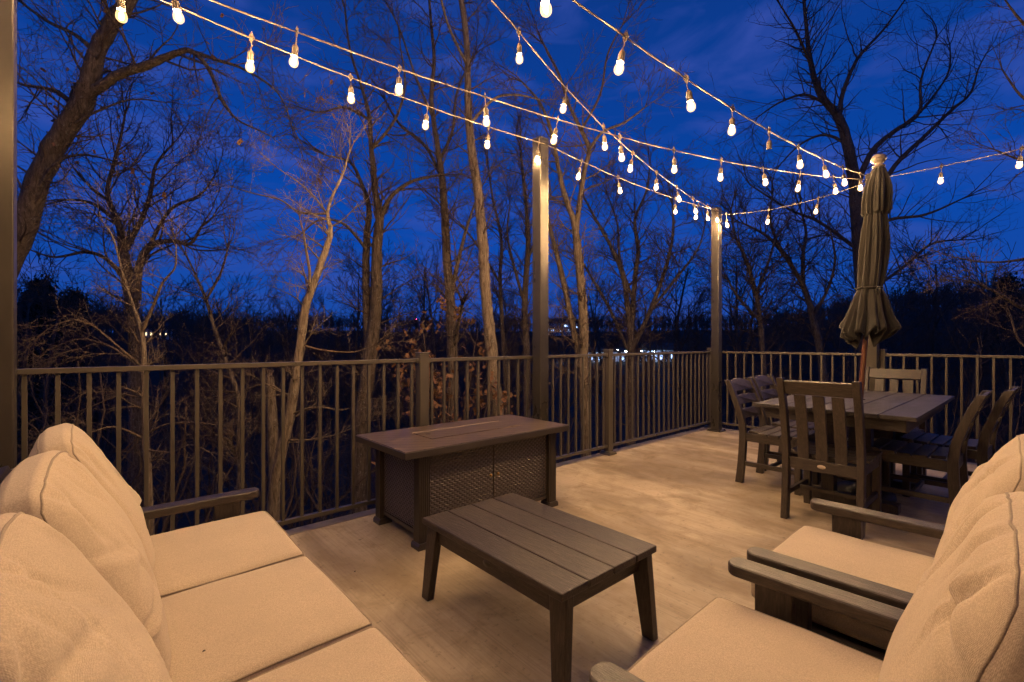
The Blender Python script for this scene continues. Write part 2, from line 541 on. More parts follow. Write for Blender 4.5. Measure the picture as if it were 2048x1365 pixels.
# ------------------------------------------------------------------ string lights
rng = random.Random(5)
def holder_parts():
    b = B()
    # clip on the cable with its eyelet, short cord, socket
    b.tube([(0, 0, .020), (.005, 0, .026), (0, 0, .032), (-.005, 0, .026), (0, 0, .020)], .0016, 5, False)
    b.prism([(-.016, .004), (.016, .004), (.007, .020), (-.007, .020)], 1, -.004, .004)
    b.prism([(-.016, .004), (-.004, -.022), (.004, -.022), (.016, .004)], 1, -.004, .004)
    b.tube([(0, 0, -.02), (.003, .001, -.040), (-.002, 0, -.064)], .003, 6)
    b.lathe([(0, -.060), (.008, -.062), (.0135, -.070), (.0165, -.078), (.0165, -.112), (.018, -.114), (.018, -.120), (.014, -.121), (0, -.118)], (0, 0, 0), 12)
    o = b.obj('lamp_holder', M_SOCKET, None, 0, False)
    me = o.data
    bpy.data.objects.remove(o)
    b = B()
    b.lathe([(.0120, -.118), (.0130, -.122), (.0185, -.131), (.0225, -.143), (.0235, -.153), (.0210, -.165), (.0130, -.174), (0, -.177)], (0, 0, 0), 12)
    nf = len(b.bm.faces)
    b.lathe([(0, -.132), (.005, -.135), (.0085, -.143), (.0090, -.155), (.006, -.163), (0, -.166)], (0, 0, 0), 8)
    o2 = b.obj('bulb', M_GLASS, None, 0, True)
    o2.data.materials.append(M_CORE)
    for i, pl in enumerate(o2.data.polygons):
        if i >= nf: pl.material_index = 1
    mb = o2.data
    bpy.data.objects.remove(o2)
    return me, mb
ME_HOLD, ME_BULB = holder_parts()

def strand(path, bulbs, label, dead=(), end_plug=None):
    "path: dense list of points; bulbs: indices as arclength fractions (points) on the path"
    t = thing('string_light', label, 'string light', path[0], 0, 'string lights over the deck')
    o = V(path[0])
    rel = [p - o for p in path]
    b = B().tube(rel, .0036, 6)
    # second conductor twisted lightly round the first
    tw = []
    for i, p in enumerate(rel):
        a = i * 1.1
        tw.append(p + V((0, math.cos(a) * .004, math.sin(a) * .004)))
    b.tube(tw, .0024, 5)
    b.obj('cable', M_CABLE, t, 0, True)
    for i, q in enumerate(bulbs):
        h = link('lamp_holder', ME_HOLD, t, q - o)
        h.rotation_euler = (rng.uniform(-.20, .20), rng.uniform(-.20, .20), rng.uniform(0, 6.28))
        if i not in dead:
            link('bulb', ME_BULB, h)
    if end_plug is not None:
        b = B()
        q, d = end_plug[0] - o, end_plug[1].normalized()
        b.tube([q, q + d * .02, q + d * .022, q + d * .05], [.006, .009, .012, .012], 10)
        b.obj('plug', M_SOCKET, t)
    return t

def sagline(a, b, sag, n=40):
    a, b = V(a), V(b)
    return [a.lerp(b, i / n) - UP * (4 * sag * (i / n) * (1 - i / n)) for i in range(n + 1)]

def on_line(path, fr):
    f = fr * (len(path) - 1); i = min(int(f), len(path) - 2)
    return path[i].lerp(path[i + 1], f - i)

def by_x(path, x):
    for i in range(len(path) - 1):
        x0, x1 = path[i].x, path[i + 1].x
        if (x0 - x) * (x1 - x) <= 0 and x0 != x1:
            return path[i].lerp(path[i + 1], (x - x0) / (x1 - x0))
    return path[-1]
def by_y(path, y):
    for i in range(len(path) - 1):
        x0, x1 = path[i].y, path[i + 1].y
        if (x0 - y) * (x1 - y) <= 0 and x0 != x1:
            return path[i].lerp(path[i + 1], (y - x0) / (x1 - x0))
    return path[-1]

hk = 0.055
# along the left railing over three posts
s1 = sagline((-.338 + hk, 2.93 - .056, 2.90), (2.89, 2.93 - .058, 2.905), .065)
s2 = sagline((2.89, 2.93 - .058, 2.905), (6.148, 2.90 - .058, 2.915), .065)
pS = s1 + s2[1:]
strand(pS, [by_x(pS, x) for x in (.06, .61, 1.165, 1.72, 2.265, 2.815, 3.365, 3.92, 5.01, 5.55, 6.02)],
       'string light running above the left railing, lowest strand at the upper left')
# from the left post diagonally to the post behind the umbrella
pA = sagline((-.338 + hk, 2.93 - .056, 2.955), (6.148 - .055, 1.225 + .03, 2.905), .235)
strand(pA, [by_x(pA, .768 + .525 * k) for k in range(-1, 10)],
       'string light crossing the deck from the left post to the post behind the umbrella')
# steep strand from the far corner post overhead
cB = V((6.148 - .055, 2.90 - .05, 2.92)); dB = V((-.985, -.172, 0)).normalized()
def zB(s):
    pts = [(0, 2.90), (.54, 2.86), (1.08, 2.825), (2.16, 2.825), (2.70, 2.845), (3.24, 2.885), (3.78, 2.965), (4.32, 3.085), (4.86, 3.20), (6.5, 3.55), (9, 4.0)]
    for (a, za), (b, zb) in zip(pts, pts[1:]):
        if a <= s <= b: return za + (zb - za) * (s - a) / (b - a)
    return pts[-1][1]
pB = [V((cB.x, cB.y, 0)) + dB * (i * .08) + UP * zB(i * .08) for i in range(0, 100)]
strand(pB, [V((cB.x, cB.y, 0)) + dB * (s) + UP * zB(s) for s in [.47 + .54 * k for k in range(0, 12)]],
       'steep string light climbing overhead from the far corner post')
# steep strand from the post behind the umbrella overhead, one bulb missing
cC = V((6.148 - .055, 1.225 - .02, 2.91)); dC = V((-1, .023, 0)).normalized()
def zC(s):
    return 2.91 - .30 * (1 - ((s - 3.9) / 3.9) ** 2) if s < 7.8 else 2.91
pC = [V((cC.x, cC.y, 0)) + dC * (i * .09) + UP * zC(i * .09) for i in range(0, 88)]
strand(pC, [V((cC.x, cC.y, 0)) + dC * s + UP * zC(s) for s in [.47 + .54 * k for k in range(0, 13)]],
       'steep string light climbing overhead from the umbrella, with one bare socket', dead=(4,))
# along the right railing
pD = sagline((6.148, 1.225 - .058, 2.905), (6.148, -.62, 2.95), .03)
strand(pD, [by_y(pD, y) for y in (.68, .15, -.38)], 'short string light running to the right edge from behind the umbrella')
pE0 = sagline((6.148 + .0, 2.90 - .058, 2.87), (6.148, 1.225 + .06, 2.89), .075)
strand(pE0, [by_y(pE0, y) for y in (2.77, 2.25, 1.72)],
       'loose string light hanging low between the corner post and the umbrella', end_plug=(by_y(pE0, 2.0), V((0, -1, .25))))

# ------------------------------------------------------------------ cushions
def cushion(name, hx, hy, hz, parent, mat, loc, rot, round_r, edge_t, k, creases=0, seed=1, thick_axis=2, n=34, amp=.006, seam=True, wedge=0.0, sag=0.0):
    """soft box that puffs along thick_axis; wedge thins it towards the top"""
    rnd = random.Random(seed)
    h = V((hx, hy, hz))
    ia = [i for i in range(3) if i != thick_axis]
    cr = []
    for i in range(creases):
        q = rnd.random()
        if q < .45:                     # from the top edge downwards
            u0, v0, ang = rnd.uniform(-.85, .85), rnd.uniform(.72, .95), -PI / 2 + rnd.uniform(-.9, .9)
        elif q < .9:                    # from a side inwards
            sd = rnd.choice([-1, 1])
            u0, v0, ang = sd * rnd.uniform(.75, .95), rnd.uniform(-.6, .9), (PI if sd > 0 else 0) + rnd.uniform(-.55, .55)
        else:
            u0, v0, ang = rnd.uniform(-.4, .4), rnd.uniform(-.3, .5), rnd.uniform(0, 6.28)
        cr.append((u0, v0, ang, rnd.uniform(.5, 1.2), rnd.uniform(.028, .060), rnd.uniform(.005, .014), rnd.uniform(-.5, .5)))
    off = V((rnd.uniform(0, 50), rnd.uniform(0, 50), rnd.uniform(0, 50)))
    def f(q):
        p = V((q[0] * h[0], q[1] * h[1], q[2] * h[2]))
        inner = V([max(-(h[i] - round_r), min(h[i] - round_r, p[i])) for i in range(3)])
        d = p - inner
        if d.length > 1e-9:
            p = inner + d.normalized() * round_r
        u, v = p[ia[0]] / h[ia[0]], p[ia[1]] / h[ia[1]]
        prof = max(0.0, (1 - abs(u) ** 2.6)) ** k * max(0.0, (1 - abs(v) ** 2.6)) ** k
        t = edge_t + (1 - edge_t) * prof
        if wedge:
            t *= 1 - wedge * smooth(-.35, 1.0, v) + .10 * (1 - smooth(-1.0, -.2, v))
        p[thick_axis] *= t
        if sag:
            # shoulders droop, top edge dips between the corners
            p[ia[1]] -= sag * max(0, v) ** 2 * (abs(u) ** 3.0) * 1.6
            p[ia[0]] *= 1 - .07 * smooth(.2, 1.0, v) * abs(u)
        dd = 0.0
        for (u0, v0, a, L, wd, dep, cv) in cr:
            ru, rv = u - u0, v - v0
            sl = ru * math.cos(a) + rv * math.sin(a)
            t2 = -ru * math.sin(a) + rv * math.cos(a) - cv * sl * sl * .6
            if -.25 < sl < L:
                fall = smooth(-.25, .12, sl) * (1 - smooth(.15 * L, L, sl))
                dd -= dep * fall * (math.exp(-(t2 / wd) ** 2) - .6 * math.exp(-((t2 - wd * 2) / (wd * 1.3)) ** 2))
        sgn = 1 if q[thick_axis] >= 0 else -1
        wgt = min(1.0, abs(q[thick_axis])) * (1 - max(abs(u), abs(v)) ** 10 * .7)
        nz = mnoise.noise(p * 4.2 + off) * amp * 1.9 + mnoise.noise(p * 11 + off) * amp * .45
        p[thick_axis] += sgn * wgt * (dd + nz)
        pn = mnoise.noise(p * 6 + off * 2) * amp * .9
        p[ia[0]] += pn * abs(u) ** 3
        p[ia[1]] += pn * abs(v) ** 3
        return p
    bm = bmesh.new()
    bmesh.ops.create_cube(bm, size=2.0)
    bmesh.ops.subdivide_edges(bm, edges=bm.edges[:], cuts=n, use_grid_fill=True)
    for vt in bm.verts:
        c = vt.co
        vt.co = f(V([math.copysign(1 - (1 - abs(x)) ** 1.25, x) if abs(x) < 1 else x for x in c]))
    me = bpy.data.meshes.new(name); bm.to_mesh(me); bm.free()
    me.materials.append(mat)
    me.polygons.foreach_set('use_smooth', [True] * len(me.polygons))
    o = link(name, me, parent, loc)
    o.rotation_euler = rot
    if seam:
        b = B()
        m = 40
        for sgn in (1, -1):
            path = []
            lim = .93
            corner = [(-1, -1), (1, -1), (1, 1), (-1, 1), (-1, -1)]
            for (a0, b0), (a1, b1) in zip(corner, corner[1:]):
                for i in range(m):
                    q = [0, 0, 0]
                    q[ia[0]] = a0 + (a1 - a0) * i / m; q[ia[1]] = b0 + (b1 - b0) * i / m
                    q[thick_axis] = sgn * (1 if thick_axis == 2 else .80)
                    path.append(f(V(q)))
            path.append(path[0])
            b.tube(path, .0034 if thick_axis == 2 else .0024, 6, False)
        b.obj('piping', M_FABSEAM, o, 0, True)
    return o

# ------------------------------------------------------------------ deep seating (sofa and two armchairs)
ARM_Z = 0.50
def rounded_board(y0, y1, w, r, n=8):
    "outline in (x,y) with a rounded front end"
    pts = [(-w, y0), (w, y0), (w, y1 - r)]
    pts += [(w - r + r * math.cos(a), y1 - r + r * math.sin(a)) for a in [i * PI / 2 / n for i in range(1, n + 1)]]
    pts += [(-w + r - r * math.sin(a), y1 - r + r * math.cos(a)) for a in [i * PI / 2 / n for i in range(0, n + 1)]]
    return pts

def deep_seat(name, label, cat, nseat, sw, loc, rz, seed, group=None):
    t = thing(name, label, cat, loc, rz, group)
    half = nseat * sw / 2
    ax = half + .052
    for s in (-1, 1):
        a = B().prism([(p[0] + s * ax, p[1]) for p in rounded_board(-.40, .345, .038, .033)], 2, ARM_Z - .036, ARM_Z)
        a.obj('armrest', LUM[1], t, .009, seg=3)
        B().lohi((s * ax - .019, .165, 0), (s * ax + .019, .265, ARM_Z - .037)).obj('leg', LUM[2], t, .005)
        bl = B()
        bl.prism([(-.27, 0), (-.345, 0), (-.350, .30), (-.475, .72), (-.435, .735), (-.270, .34)], 0, s * (ax - .010) - .016, s * (ax - .010) + .016)
        bl.obj('leg', LUM[2], t, .005)
    B().lohi((-half - .032, .215, .175), (half + .032, .240, .285)).obj('front_apron', LUM[0], t, .004)
    for s in (-1, 1):
        B().lohi((s * (half + .014) - .014, -.36, .175), (s * (half + .014) + .014, .214, .295)).obj('side_rail', LUM[1], t, .004)
    b = B()
    n = 6
    for i in range(n):
        y = -.30 + i * .088
        b.lohi((-half - .0, y, .262), (half + .0, y + .075, .281))
    b.lohi((-half - .002, -.345, .252), (half + .002, .213, .2595))
    b.obj('seat_slats', LUM[0], t, .003)
    b = B()
    nb = int(half * 2 / .13)
    for i in range(nb):
        x = -half + .03 + (i + .5) * (2 * half - .06) / nb
        b.box((x, -.392, .53), (.085, .018, .40), rx=R(17))
    b.obj('back_slats', LUM[2], t, .003)
    B().box((0, -.452, .715), (2 * half + .04, .024, .07), rx=R(17)).obj('top_rail', LUM[0], t, .005)
    for i in range(nseat):
        x = -half + (i + .5) * sw
        cushion('seat_cushion', sw / 2 - .003, .312, .070, t, M_FAB, (x, .052, .352), (R(1.0), R(.8 * (-1) ** i), 0), .026, .74, .60,
                creases=0, seed=seed + i, n=30, amp=.0035)
        kk = 0 if nseat == 1 else (.5, .8, 1.4)[i]
        cushion('back_cushion', sw / 2 + .010, .130, .272 + .008 * kk, t, M_FAB, (x, -.240 - .012 * kk, .632 + .008 * kk), (R(13 + 3.5 * kk), R((-1) ** (i + seed) * 1.0), R(1.5 * (-1) ** i)),   .075, .52, .60,
                creases=9, seed=seed * 7 + i * 3 + 1, thick_axis=1, n=60, amp=.008, seam=True, wedge=.42, sag=.030)
    return t

# local +Y is the front; sofa faces world +X
deep_seat('sofa', 'three seat sofa with plump beige cushions and dark slatted frame', 'sofa', 3, .578, (.200, 1.500, 0), R(-90), 3)
deep_seat('armchair', 'beige cushioned armchair nearest the camera, beside the coffee table', 'armchair', 1, .600, (1.145, .300, 0), R(2.2), 11, 'beige armchairs')
deep_seat('armchair', 'beige cushioned armchair nearest the dining set, behind the first armchair', 'armchair', 1, .600, (1.968, .318, 0), R(1.8), 23, 'beige armchairs')

# ------------------------------------------------------------------ coffee table
def coffee_table():
    x0, x1, y0, y1, h = 1.105, 1.665, 1.025, 1.900, .370
    cx, cy = (x0 + x1) / 2, (y0 + y1) / 2
    t = thing('coffee_table', 'low dark plank coffee table with splayed legs in front of the sofa', 'coffee table', (cx, cy, 0))
    hx, hy = (x1 - x0) / 2, (y1 - y0) / 2
    b = B()
    w = 2 * hx / 4
    for i in range(4):
        b.lohi((-hx + i * w + .0025, -hy, h - .028), (-hx + (i + 1) * w - .0025, hy, h))
    b.obj('tabletop', LUM[1], t, .006, seg=3)
    for sx in (-1, 1):
        B().lohi((sx * (hx - .050) - .011, -hy + .075, h - .105), (sx * (hx - .050) + .011, hy - .075, h - .029)).obj('apron', LUM[1], t, .003)
    for sy in (-1, 1):
        B().lohi((-hx + .062, sy * (hy - .055) - .011, h - .100), (hx - .062, sy * (hy - .055) + .011, h - .0295)).obj('apron', LUM[0], t, .003)
    for sx in (-1, 1):
        for sy in (-1, 1):
            b = B()
            xt, yt = sx * (hx - .048), sy * (hy - .045)
            xb, yb = sx * (hx - .020), sy * (hy - .020)
            vs = []
            for z, xc, yc, a, c in ((0, xb, yb, .017, .027), (h - .029, xt, yt, .019, .040)):
                for dx, dy in ((-1, -1), (1, -1), (1, 1), (-1, 1)):
                    vs.append(b.bm.verts.new((xc + dx * a, yc + dy * c, z)))
            for f in ((0, 3, 2, 1), (4, 5, 6, 7), (0, 1, 5, 4), (1, 2, 6, 5), (2, 3, 7, 6), (3, 0, 4, 7)):
                b.bm.faces.new([vs[i] for i in f])
            b.obj('leg', LUM[2], t, .004)
    b = B()
    b.lathe([(0, .0035), (.020, .003), (.022, 0)], (0, 0, 0), 24)
    for v in b.bm.verts: v.co = V((-hx + .050 - .0112 - v.co.z, v.co.x * 1.1, h - .068 + v.co.y * .62))
    b.obj('badge', M_FIRE, t, 0, True)
coffee_table()

# ------------------------------------------------------------------ fire pit table
def mat_woodtop():
    m, nt, b = newmat('wood_look_tabletop')
    v = coords(nt, (1, 1, 1), (0, 0, R(34)))
    mp2 = coords(nt, (2.0, 26, 1), (0, 0, R(34)))
    g = noise_fac(nt, mp2, 2.0, 6, 0.65, 0.4)
    c = ramp(nt, g, [(0.32, (0.028, 0.018, 0.013)), (0.52, (0.085, 0.057, 0.040)), (0.70, (0.17, 0.12, 0.085))])
    wv = N(nt, 'ShaderNodeTexWave', Scale=4.4, Distortion=0.0, bands_direction='Y')
    nt.links.new(v, wv.inputs['Vector'])
    line = ramp(nt, wv.outputs['Fac'], [(0.0, 1.0), (0.10, 0.0)])
    c = mix(nt, c, (0.010, 0.007, 0.005), line)
    nt.links.new(c, b.inputs['Base Color'])
    nt.links.new(ramp(nt, g, [(0.3, 0.30), (0.7, 0.48)]), b.inputs['Roughness'])
    dr = N(nt, 'ShaderNodeTexVoronoi', Scale=70.0)
    nt.links.new(coords(nt), dr.inputs['Vector'])
    hgt = mix(nt, g, dr.outputs['Distance'], 0.3)
    bump(nt, b, hgt, 0.35, 0.002)
    return m
M_WOODTOP = mat_woodtop()

def mat_wicker():
    m, nt, b = newmat('brown_resin_wicker')
    w = noise_fac(nt, coords(nt, (60, 60, 60)), 1.0, 3)
    nt.links.new(ramp(nt, w, [(0.3, (0.055, 0.042, 0.031)), (0.7, (0.10, 0.079, 0.058))]), b.inputs['Base Color'])
    b.inputs['Roughness'].default_value = 0.30
    return m
M_WICKER = mat_wicker()

def wicker(nm, parent, axis, fixed, sgn, a0, a1, z0, z1, ca=.036, cz=.0135):
    "woven panel with real relief, in the plane axis=fixed, bulging towards sgn"
    b = B()
    na = int((a1 - a0) / ca * 8); nz = int((z1 - z0) / cz * 4)
    grid = []
    for j in range(nz + 1):
        row = []
        z = z0 + (z1 - z0) * j / nz
        rowi = int((z - z0) / cz)
        for i in range(na + 1):
            a = a0 + (a1 - a0) * i / na
            ph = (a - a0) / ca * 2 * PI / 2 + (PI / 2 if rowi % 2 else 0)
            strand_ = math.sin(((z - z0) / cz) * PI % PI) ** .6
            wv = abs(math.sin(ph))
            d = sgn * (.0075 * strand_ * (.25 + .75 * wv))
            q = [a, z]; q.insert(axis, fixed + d)
            row.append(b.bm.verts.new(q))
        grid.append(row)
    for j in range(nz):
        for i in range(na):
            b.bm.faces.new((grid[j][i], grid[j][i + 1], grid[j + 1][i + 1], grid[j + 1][i]))
    # backing board so that the panel has thickness
    lo = [a0, z0]; hi = [a1, z1]
    lo.insert(axis, min(fixed - sgn * .012, fixed - sgn * .002)); hi.insert(axis, max(fixed - sgn * .012, fixed - sgn * .002))
    b.lohi(lo, hi)
    return b.obj(nm, M_WICKER, parent, 0, False)

def fire_table():
    x0, x1, y0, y1, h = 1.225, 2.545, 2.280, 2.945, .580
    cx, cy = (x0 + x1) / 2, (y0 + y1) / 2
    t = thing('fire_pit_table', 'brown wicker fire pit table with wood look top and two doors by the railing', 'fire pit table', (cx, cy, 0))
    hx, hy = (x1 - x0) / 2, (y1 - y0) / 2
    top = B().lohi((-hx, -hy, h - .040), (hx, hy, h - .002)).obj('tabletop', M_FIRE, t, .004)
    B().lohi((-hx + .006, -hy + .006, h - .0018), (hx - .006, hy - .006, h + .0015)).obj('top_panel', M_WOODTOP, top, .001)
    lid = B().lohi((-.36, -.115, h + .0020), (.36, .115, h + .0052)).obj('burner_lid', M_WOODTOP, top, .0008)
    B().lohi((-.366, .1155, h + .0020), (.366, .1195, h + .0068)).obj('lid_trim', M_BADGE, top, .0008)
    B().lathe([(.0, .0010), (.016, .0010), (.018, 0)], (-.30, .03, h + .0053), 16).obj('lid_ring', M_RUBBER, top)
    lx0, lx1, ly0, ly1 = 1.38 - cx, 2.43 - cx, 2.372 - cy, 2.872 - cy
    for ix, x in ((-1, lx0), (1, lx1)):
        for iy, y in ((-1, ly0), (1, ly1)):
            b = B()
            w = .034
            n = 5
            prof = []
            # fluted section on all four faces
            def side(p0, p1):
                out = []
                for k in range(n):
                    for f, dd in ((.0, 0), (.62, 0), (.70, .004), (.92, .004)):
                        u = (k + f) / n
                        out.append((p0, p1, u, dd))
                return out
            cs = [(-w, -w), (w, -w), (w, w), (-w, w)]
            for k in range(4):
                p, q = V(cs[k] + (0,)), V(cs[(k + 1) % 4] + (0,))
                nrm = V((p.y - q.y, q.x - p.x, 0)).normalized()
                for (_, _, u, dd) in side(p, q):
                    z = p.lerp(q, u) + nrm * dd
                    prof.append((x + z.x, y + z.y))
            b.prism(prof, 2, .036, h - .041)
            lg = b.obj('leg', M_FIRE, t)
            b = B()
            b.prism([(x - .046, 0), (x + .046, 0), (x + .046, .022), (x + .037, .036), (x - .037, .036), (x - .046, .022)], 1, y - .045, y + .045)
            b.obj('foot', M_FIRE, lg, .002)
    g = .036
    for s, y in ((-1, ly0), (1, ly1)):
        B().lohi((lx0 + g, y - .012, .060), (lx1 - g, y + .012, .085)).obj('base_rail', M_FIRE, t, .002)
        B().lohi((lx0 + g, y - .012, h - .066), (lx1 - g, y + .012, h - .042)).obj('upper_rail', M_FIRE, t, .002)
    for s, x in ((-1, lx0), (1, lx1)):
        B().lohi((x - .012, ly0 + g, .060), (x + .012, ly1 - g, .085)).obj('base_rail', M_FIRE, t, .002)
        B().lohi((x - .012, ly0 + g, h - .066), (x + .012, ly1 - g, h - .042)).obj('upper_rail', M_FIRE, t, .002)
        wicker('side_panel', t, 0, x + s * .004, s, ly0 + g + .002, ly1 - g - .002, .088, h - .068)
    wicker('back_panel', t, 1, ly1 + .004, 1, lx0 + g + .002, lx1 - g - .002, .088, h - .068)
    mid = (lx0 + lx1) / 2
    for s in (-1, 1):
        a0, a1 = (lx0 + g + .004, mid - .006) if s < 0 else (mid + .006, lx1 - g - .004)
        d = wicker('door', t, 1, ly0 - .004, -1, a0, a1, .088, h - .068)
        b = B()
        b.lathe([(0, .022), (.007, .020), (.010, .014), (.007, .007), (.0035, .004), (.0035, -.004)], (0, 0, 0), 12)
        for v in b.bm.verts:
            v.co = V((mid + s * .030 + v.co.x, ly0 - .006 - v.co.z, .325 + v.co.y))
        b.obj('knob', M_BRASS, d, 0, True)
fire_table()

# ------------------------------------------------------------------ dining table
def dining_table():
    x0, x1, y0, y1, h = 3.585, 5.285, .500, 1.420, .737
    cx, cy = (x0 + x1) / 2, (y0 + y1) / 2
    t = thing('dining_table', 'dark rectangular plank dining table with an umbrella through its top', 'dining table', (cx, cy, 0))
    hx, hy = (x1 - x0) / 2, (y1 - y0) / 2
    b = B(); w = 2 * hy / 5
    for i in range(5):
        ya, yb = -hy + i * w + .003, -hy + (i + 1) * w - .003
        if i == 2:       # umbrella hole in the middle plank
            b.lohi((-hx, ya, h - .026), (-.030, yb, h)); b.lohi((.030, ya, h - .026), (hx, yb, h))
            b.lohi((-.0295, ya, h - .026), (.0295, -.030, h)); b.lohi((-.0295, .030, h - .026), (.0295, yb, h))
        else:
            b.lohi((-hx, ya, h - .026), (hx, yb, h))
    b.obj('tabletop', mat_lumber('lumber_top', 0, (0.036, 0.030, 0.026)), t, .004)
    for s in (-1, 1):
        B().lohi((-hx + .10, s * (hy - .075) - .014, h - .110), (hx - .10, s * (hy - .075) + .014, h - .0265)).obj('apron', LUM[0], t, .003)
        B().lohi((s * (hx - .085) - .014, -hy + .06, h - .105), (s * (hx - .085) + .014, hy - .06, h - .0265)).obj('apron', LUM[1], t, .003)
    for s in (-1, 1):
        b = B()
        X = s * .36
        for yy in (-.11, .11):
            b.lohi((X - .045, yy - .040, .075), (X + .045, yy + .040, h - .027))
        b.lohi((X - .050, -.30, .012), (X + .050, .30, .0745))
        b.lohi((X - .030, -.30, h - .106), (X + .030, .30, h - .0275))
        b.obj('pedestal', LUM[2], t, .005)
    B().lohi((-.312, -.045, .16), (.312, .045, .25)).obj('stretcher', LUM[0], t, .004)
dining_table()

# ------------------------------------------------------------------ dining chairs
def side_profile(depth0, z_seat, z_top, lean, w0=.060, w1=.048):
    "curved rear post outline in (y, z)"
    fr, bk = [], []
    n = 10
    for i in range(n + 1):
        z = z_top * i / n
        if z < z_seat:
            y = -depth0 - .030 * (1 - z / z_seat) ** 2
        else:
            s = (z - z_seat) / (z_top - z_seat)
            y = -depth0 - lean * s ** 1.45
        w = w0 + (w1 - w0) * (i / n)
        fr.append((y + w / 2, z)); bk.append((y - w / 2, z))
    return fr + bk[::-1]

def dining_chair(style, label, loc, rz, group):
    """local +Y front. style 'vertical' (three upright slats) or 'ladder' (arched crest and cross slats)"""
    t = thing('dining_chair', label, 'dining chair', loc, rz, group)
    W = .232 if style == 'ladder' else .228
    ztop = .855 if style == 'ladder' else .945
    lean = .130 if style == 'ladder' else .110
    D0 = .205
    zs = .445
    prof = side_profile(D0, zs, ztop, lean)
    for s in (-1, 1):
        B().prism(prof, 0, s * (W - .020) - .020, s * (W - .020) + .020).obj('leg', LUM[2], t, .005)
        B().lohi((s * (W - .024) - .022, .185, 0), (s * (W - .024) + .022, .229, zs - .022)).obj('leg', LUM[2], t, .005)
        B().lohi((s * (W - .020) - .013, -D0 + .020, zs - .088), (s * (W - .020) + .013, .184, zs - .023)).obj('side_apron', LUM[1], t, .003)
        B().lohi((s * (W - .022) - .011, -D0 + .012, .150), (s * (W - .022) + .011, .184, .185)).obj('stretcher', LUM[1], t, .003)
    inn = W - .041
    B().lohi((-inn - .0, .196, zs - .088), (inn + .0, .220, zs - .023)).obj('front_apron', LUM[0], t, .003)
    B().lohi((-inn, -D0 - .013, zs - .105), (inn, -D0 + .013, zs - .030)).obj('rear_apron', LUM[0], t, .003)
    B().lohi((-inn, -D0 + .19, .156), (inn, -D0 + .212, .183)).obj('stretcher', LUM[0], t, .003)
    b = B()
    ns = 5
    sd = (.250 + D0 - .030) / ns
    for i in range(ns):
        y = -D0 + .030 + i * sd
        dz = -.010 * (1 - abs((i - 1.6) / 2.2) ** 2)
        b.box((0, y + sd / 2, zs - .010 + dz), (2 * W - (.0 if i else .085), sd - .010, .022), rx=R(2.5 * (i - 1.6)))
    b.obj('seat', LUM[0], t, .005)
    def yb(z):
        s = max(0, (z - zs) / (ztop - zs)); return -D0 - lean * s ** 1.45
    def slope(z):
        return math.atan2(yb(z - .02) - yb(z + .02), .04)
    if style == 'vertical':
        zc = ztop - .058
        B().box((0, yb(zc), zc), (2 * inn, .026, .090), rx=slope(zc)).obj('crest_rail', LUM[0], t, .005)
        for x in (-.105, 0, .105):
            pts_f, pts_b = [], []
            for i in range(7):
                z = zs - .050 + (ztop - .106 - zs + .050) * i / 6
                pts_f.append((yb(z) + .009, z)); pts_b.append((yb(z) - .009, z))
            B().prism(pts_f + pts_b[::-1], 0, x - .033, x + .033).obj('back_slat', LUM[2], t, .003)
        b = B()
        b.lathe([(0, .003), (.019, .0026), (.021, 0)], (0, 0, 0), 24)
        for v in b.bm.verts: v.co = V((v.co.x * 1.15, -D0 - .0132 - v.co.z, zs - .068 + v.co.y * .62))
        b.obj('badge', M_BADGE, t, 0, True)
    else:
        def cross(z0, z1, arch, nm):
            b = B()
            n = 12
            lo = [(-inn + 2 * inn * i / n, z0) for i in range(n + 1)]
            hi = [(-inn + 2 * inn * i / n, z1 + arch * (1 - (2 * i / n - 1) ** 2)) for i in range(n + 1)]
            b.prism(lo + hi[::-1], 1, -.011, .011)
            for v in b.bm.verts:
                u = v.co.x / inn
                zc = v.co.z
                v.co = V((v.co.x, yb(zc) + v.co.y - .012 * (1 - u * u), zc))
            b.obj(nm, LUM[0], t, .004)
        cross(ztop - .095, ztop - .030, .036, 'crest_rail')
        cross(ztop - .205, ztop - .135, .006, 'back_slat')
        cross(ztop - .320, ztop - .250, .006, 'back_slat')
    return t

GA, GB = 'upright slat dining chairs', 'ladder back dining chairs'
dining_chair('vertical', 'upright slat dining chair at the near table end, its back to the camera', (3.690, .955, 0), R(-90), GA)
dining_chair('vertical', 'pale lit upright slat dining chair at the far table end by the railing', (5.185, .925, 0), R(90), GA)
dining_chair('ladder', 'arched ladder back dining chair on the corner post side, closer to the camera', (4.255, 1.475, 0), R(180), GB)
dining_chair('ladder', 'arched ladder back dining chair on the corner post side, partly hidden behind its twin', (4.800, 1.490, 0), R(180), GB)
dining_chair('ladder', 'ladder back dining chair on the near side of the umbrella table, pushed under', (4.285, .600, 0), R(0), GB)
dining_chair('ladder', 'ladder back dining chair pulled out near the right edge', (4.830, .495, 0), R(-2), GB)

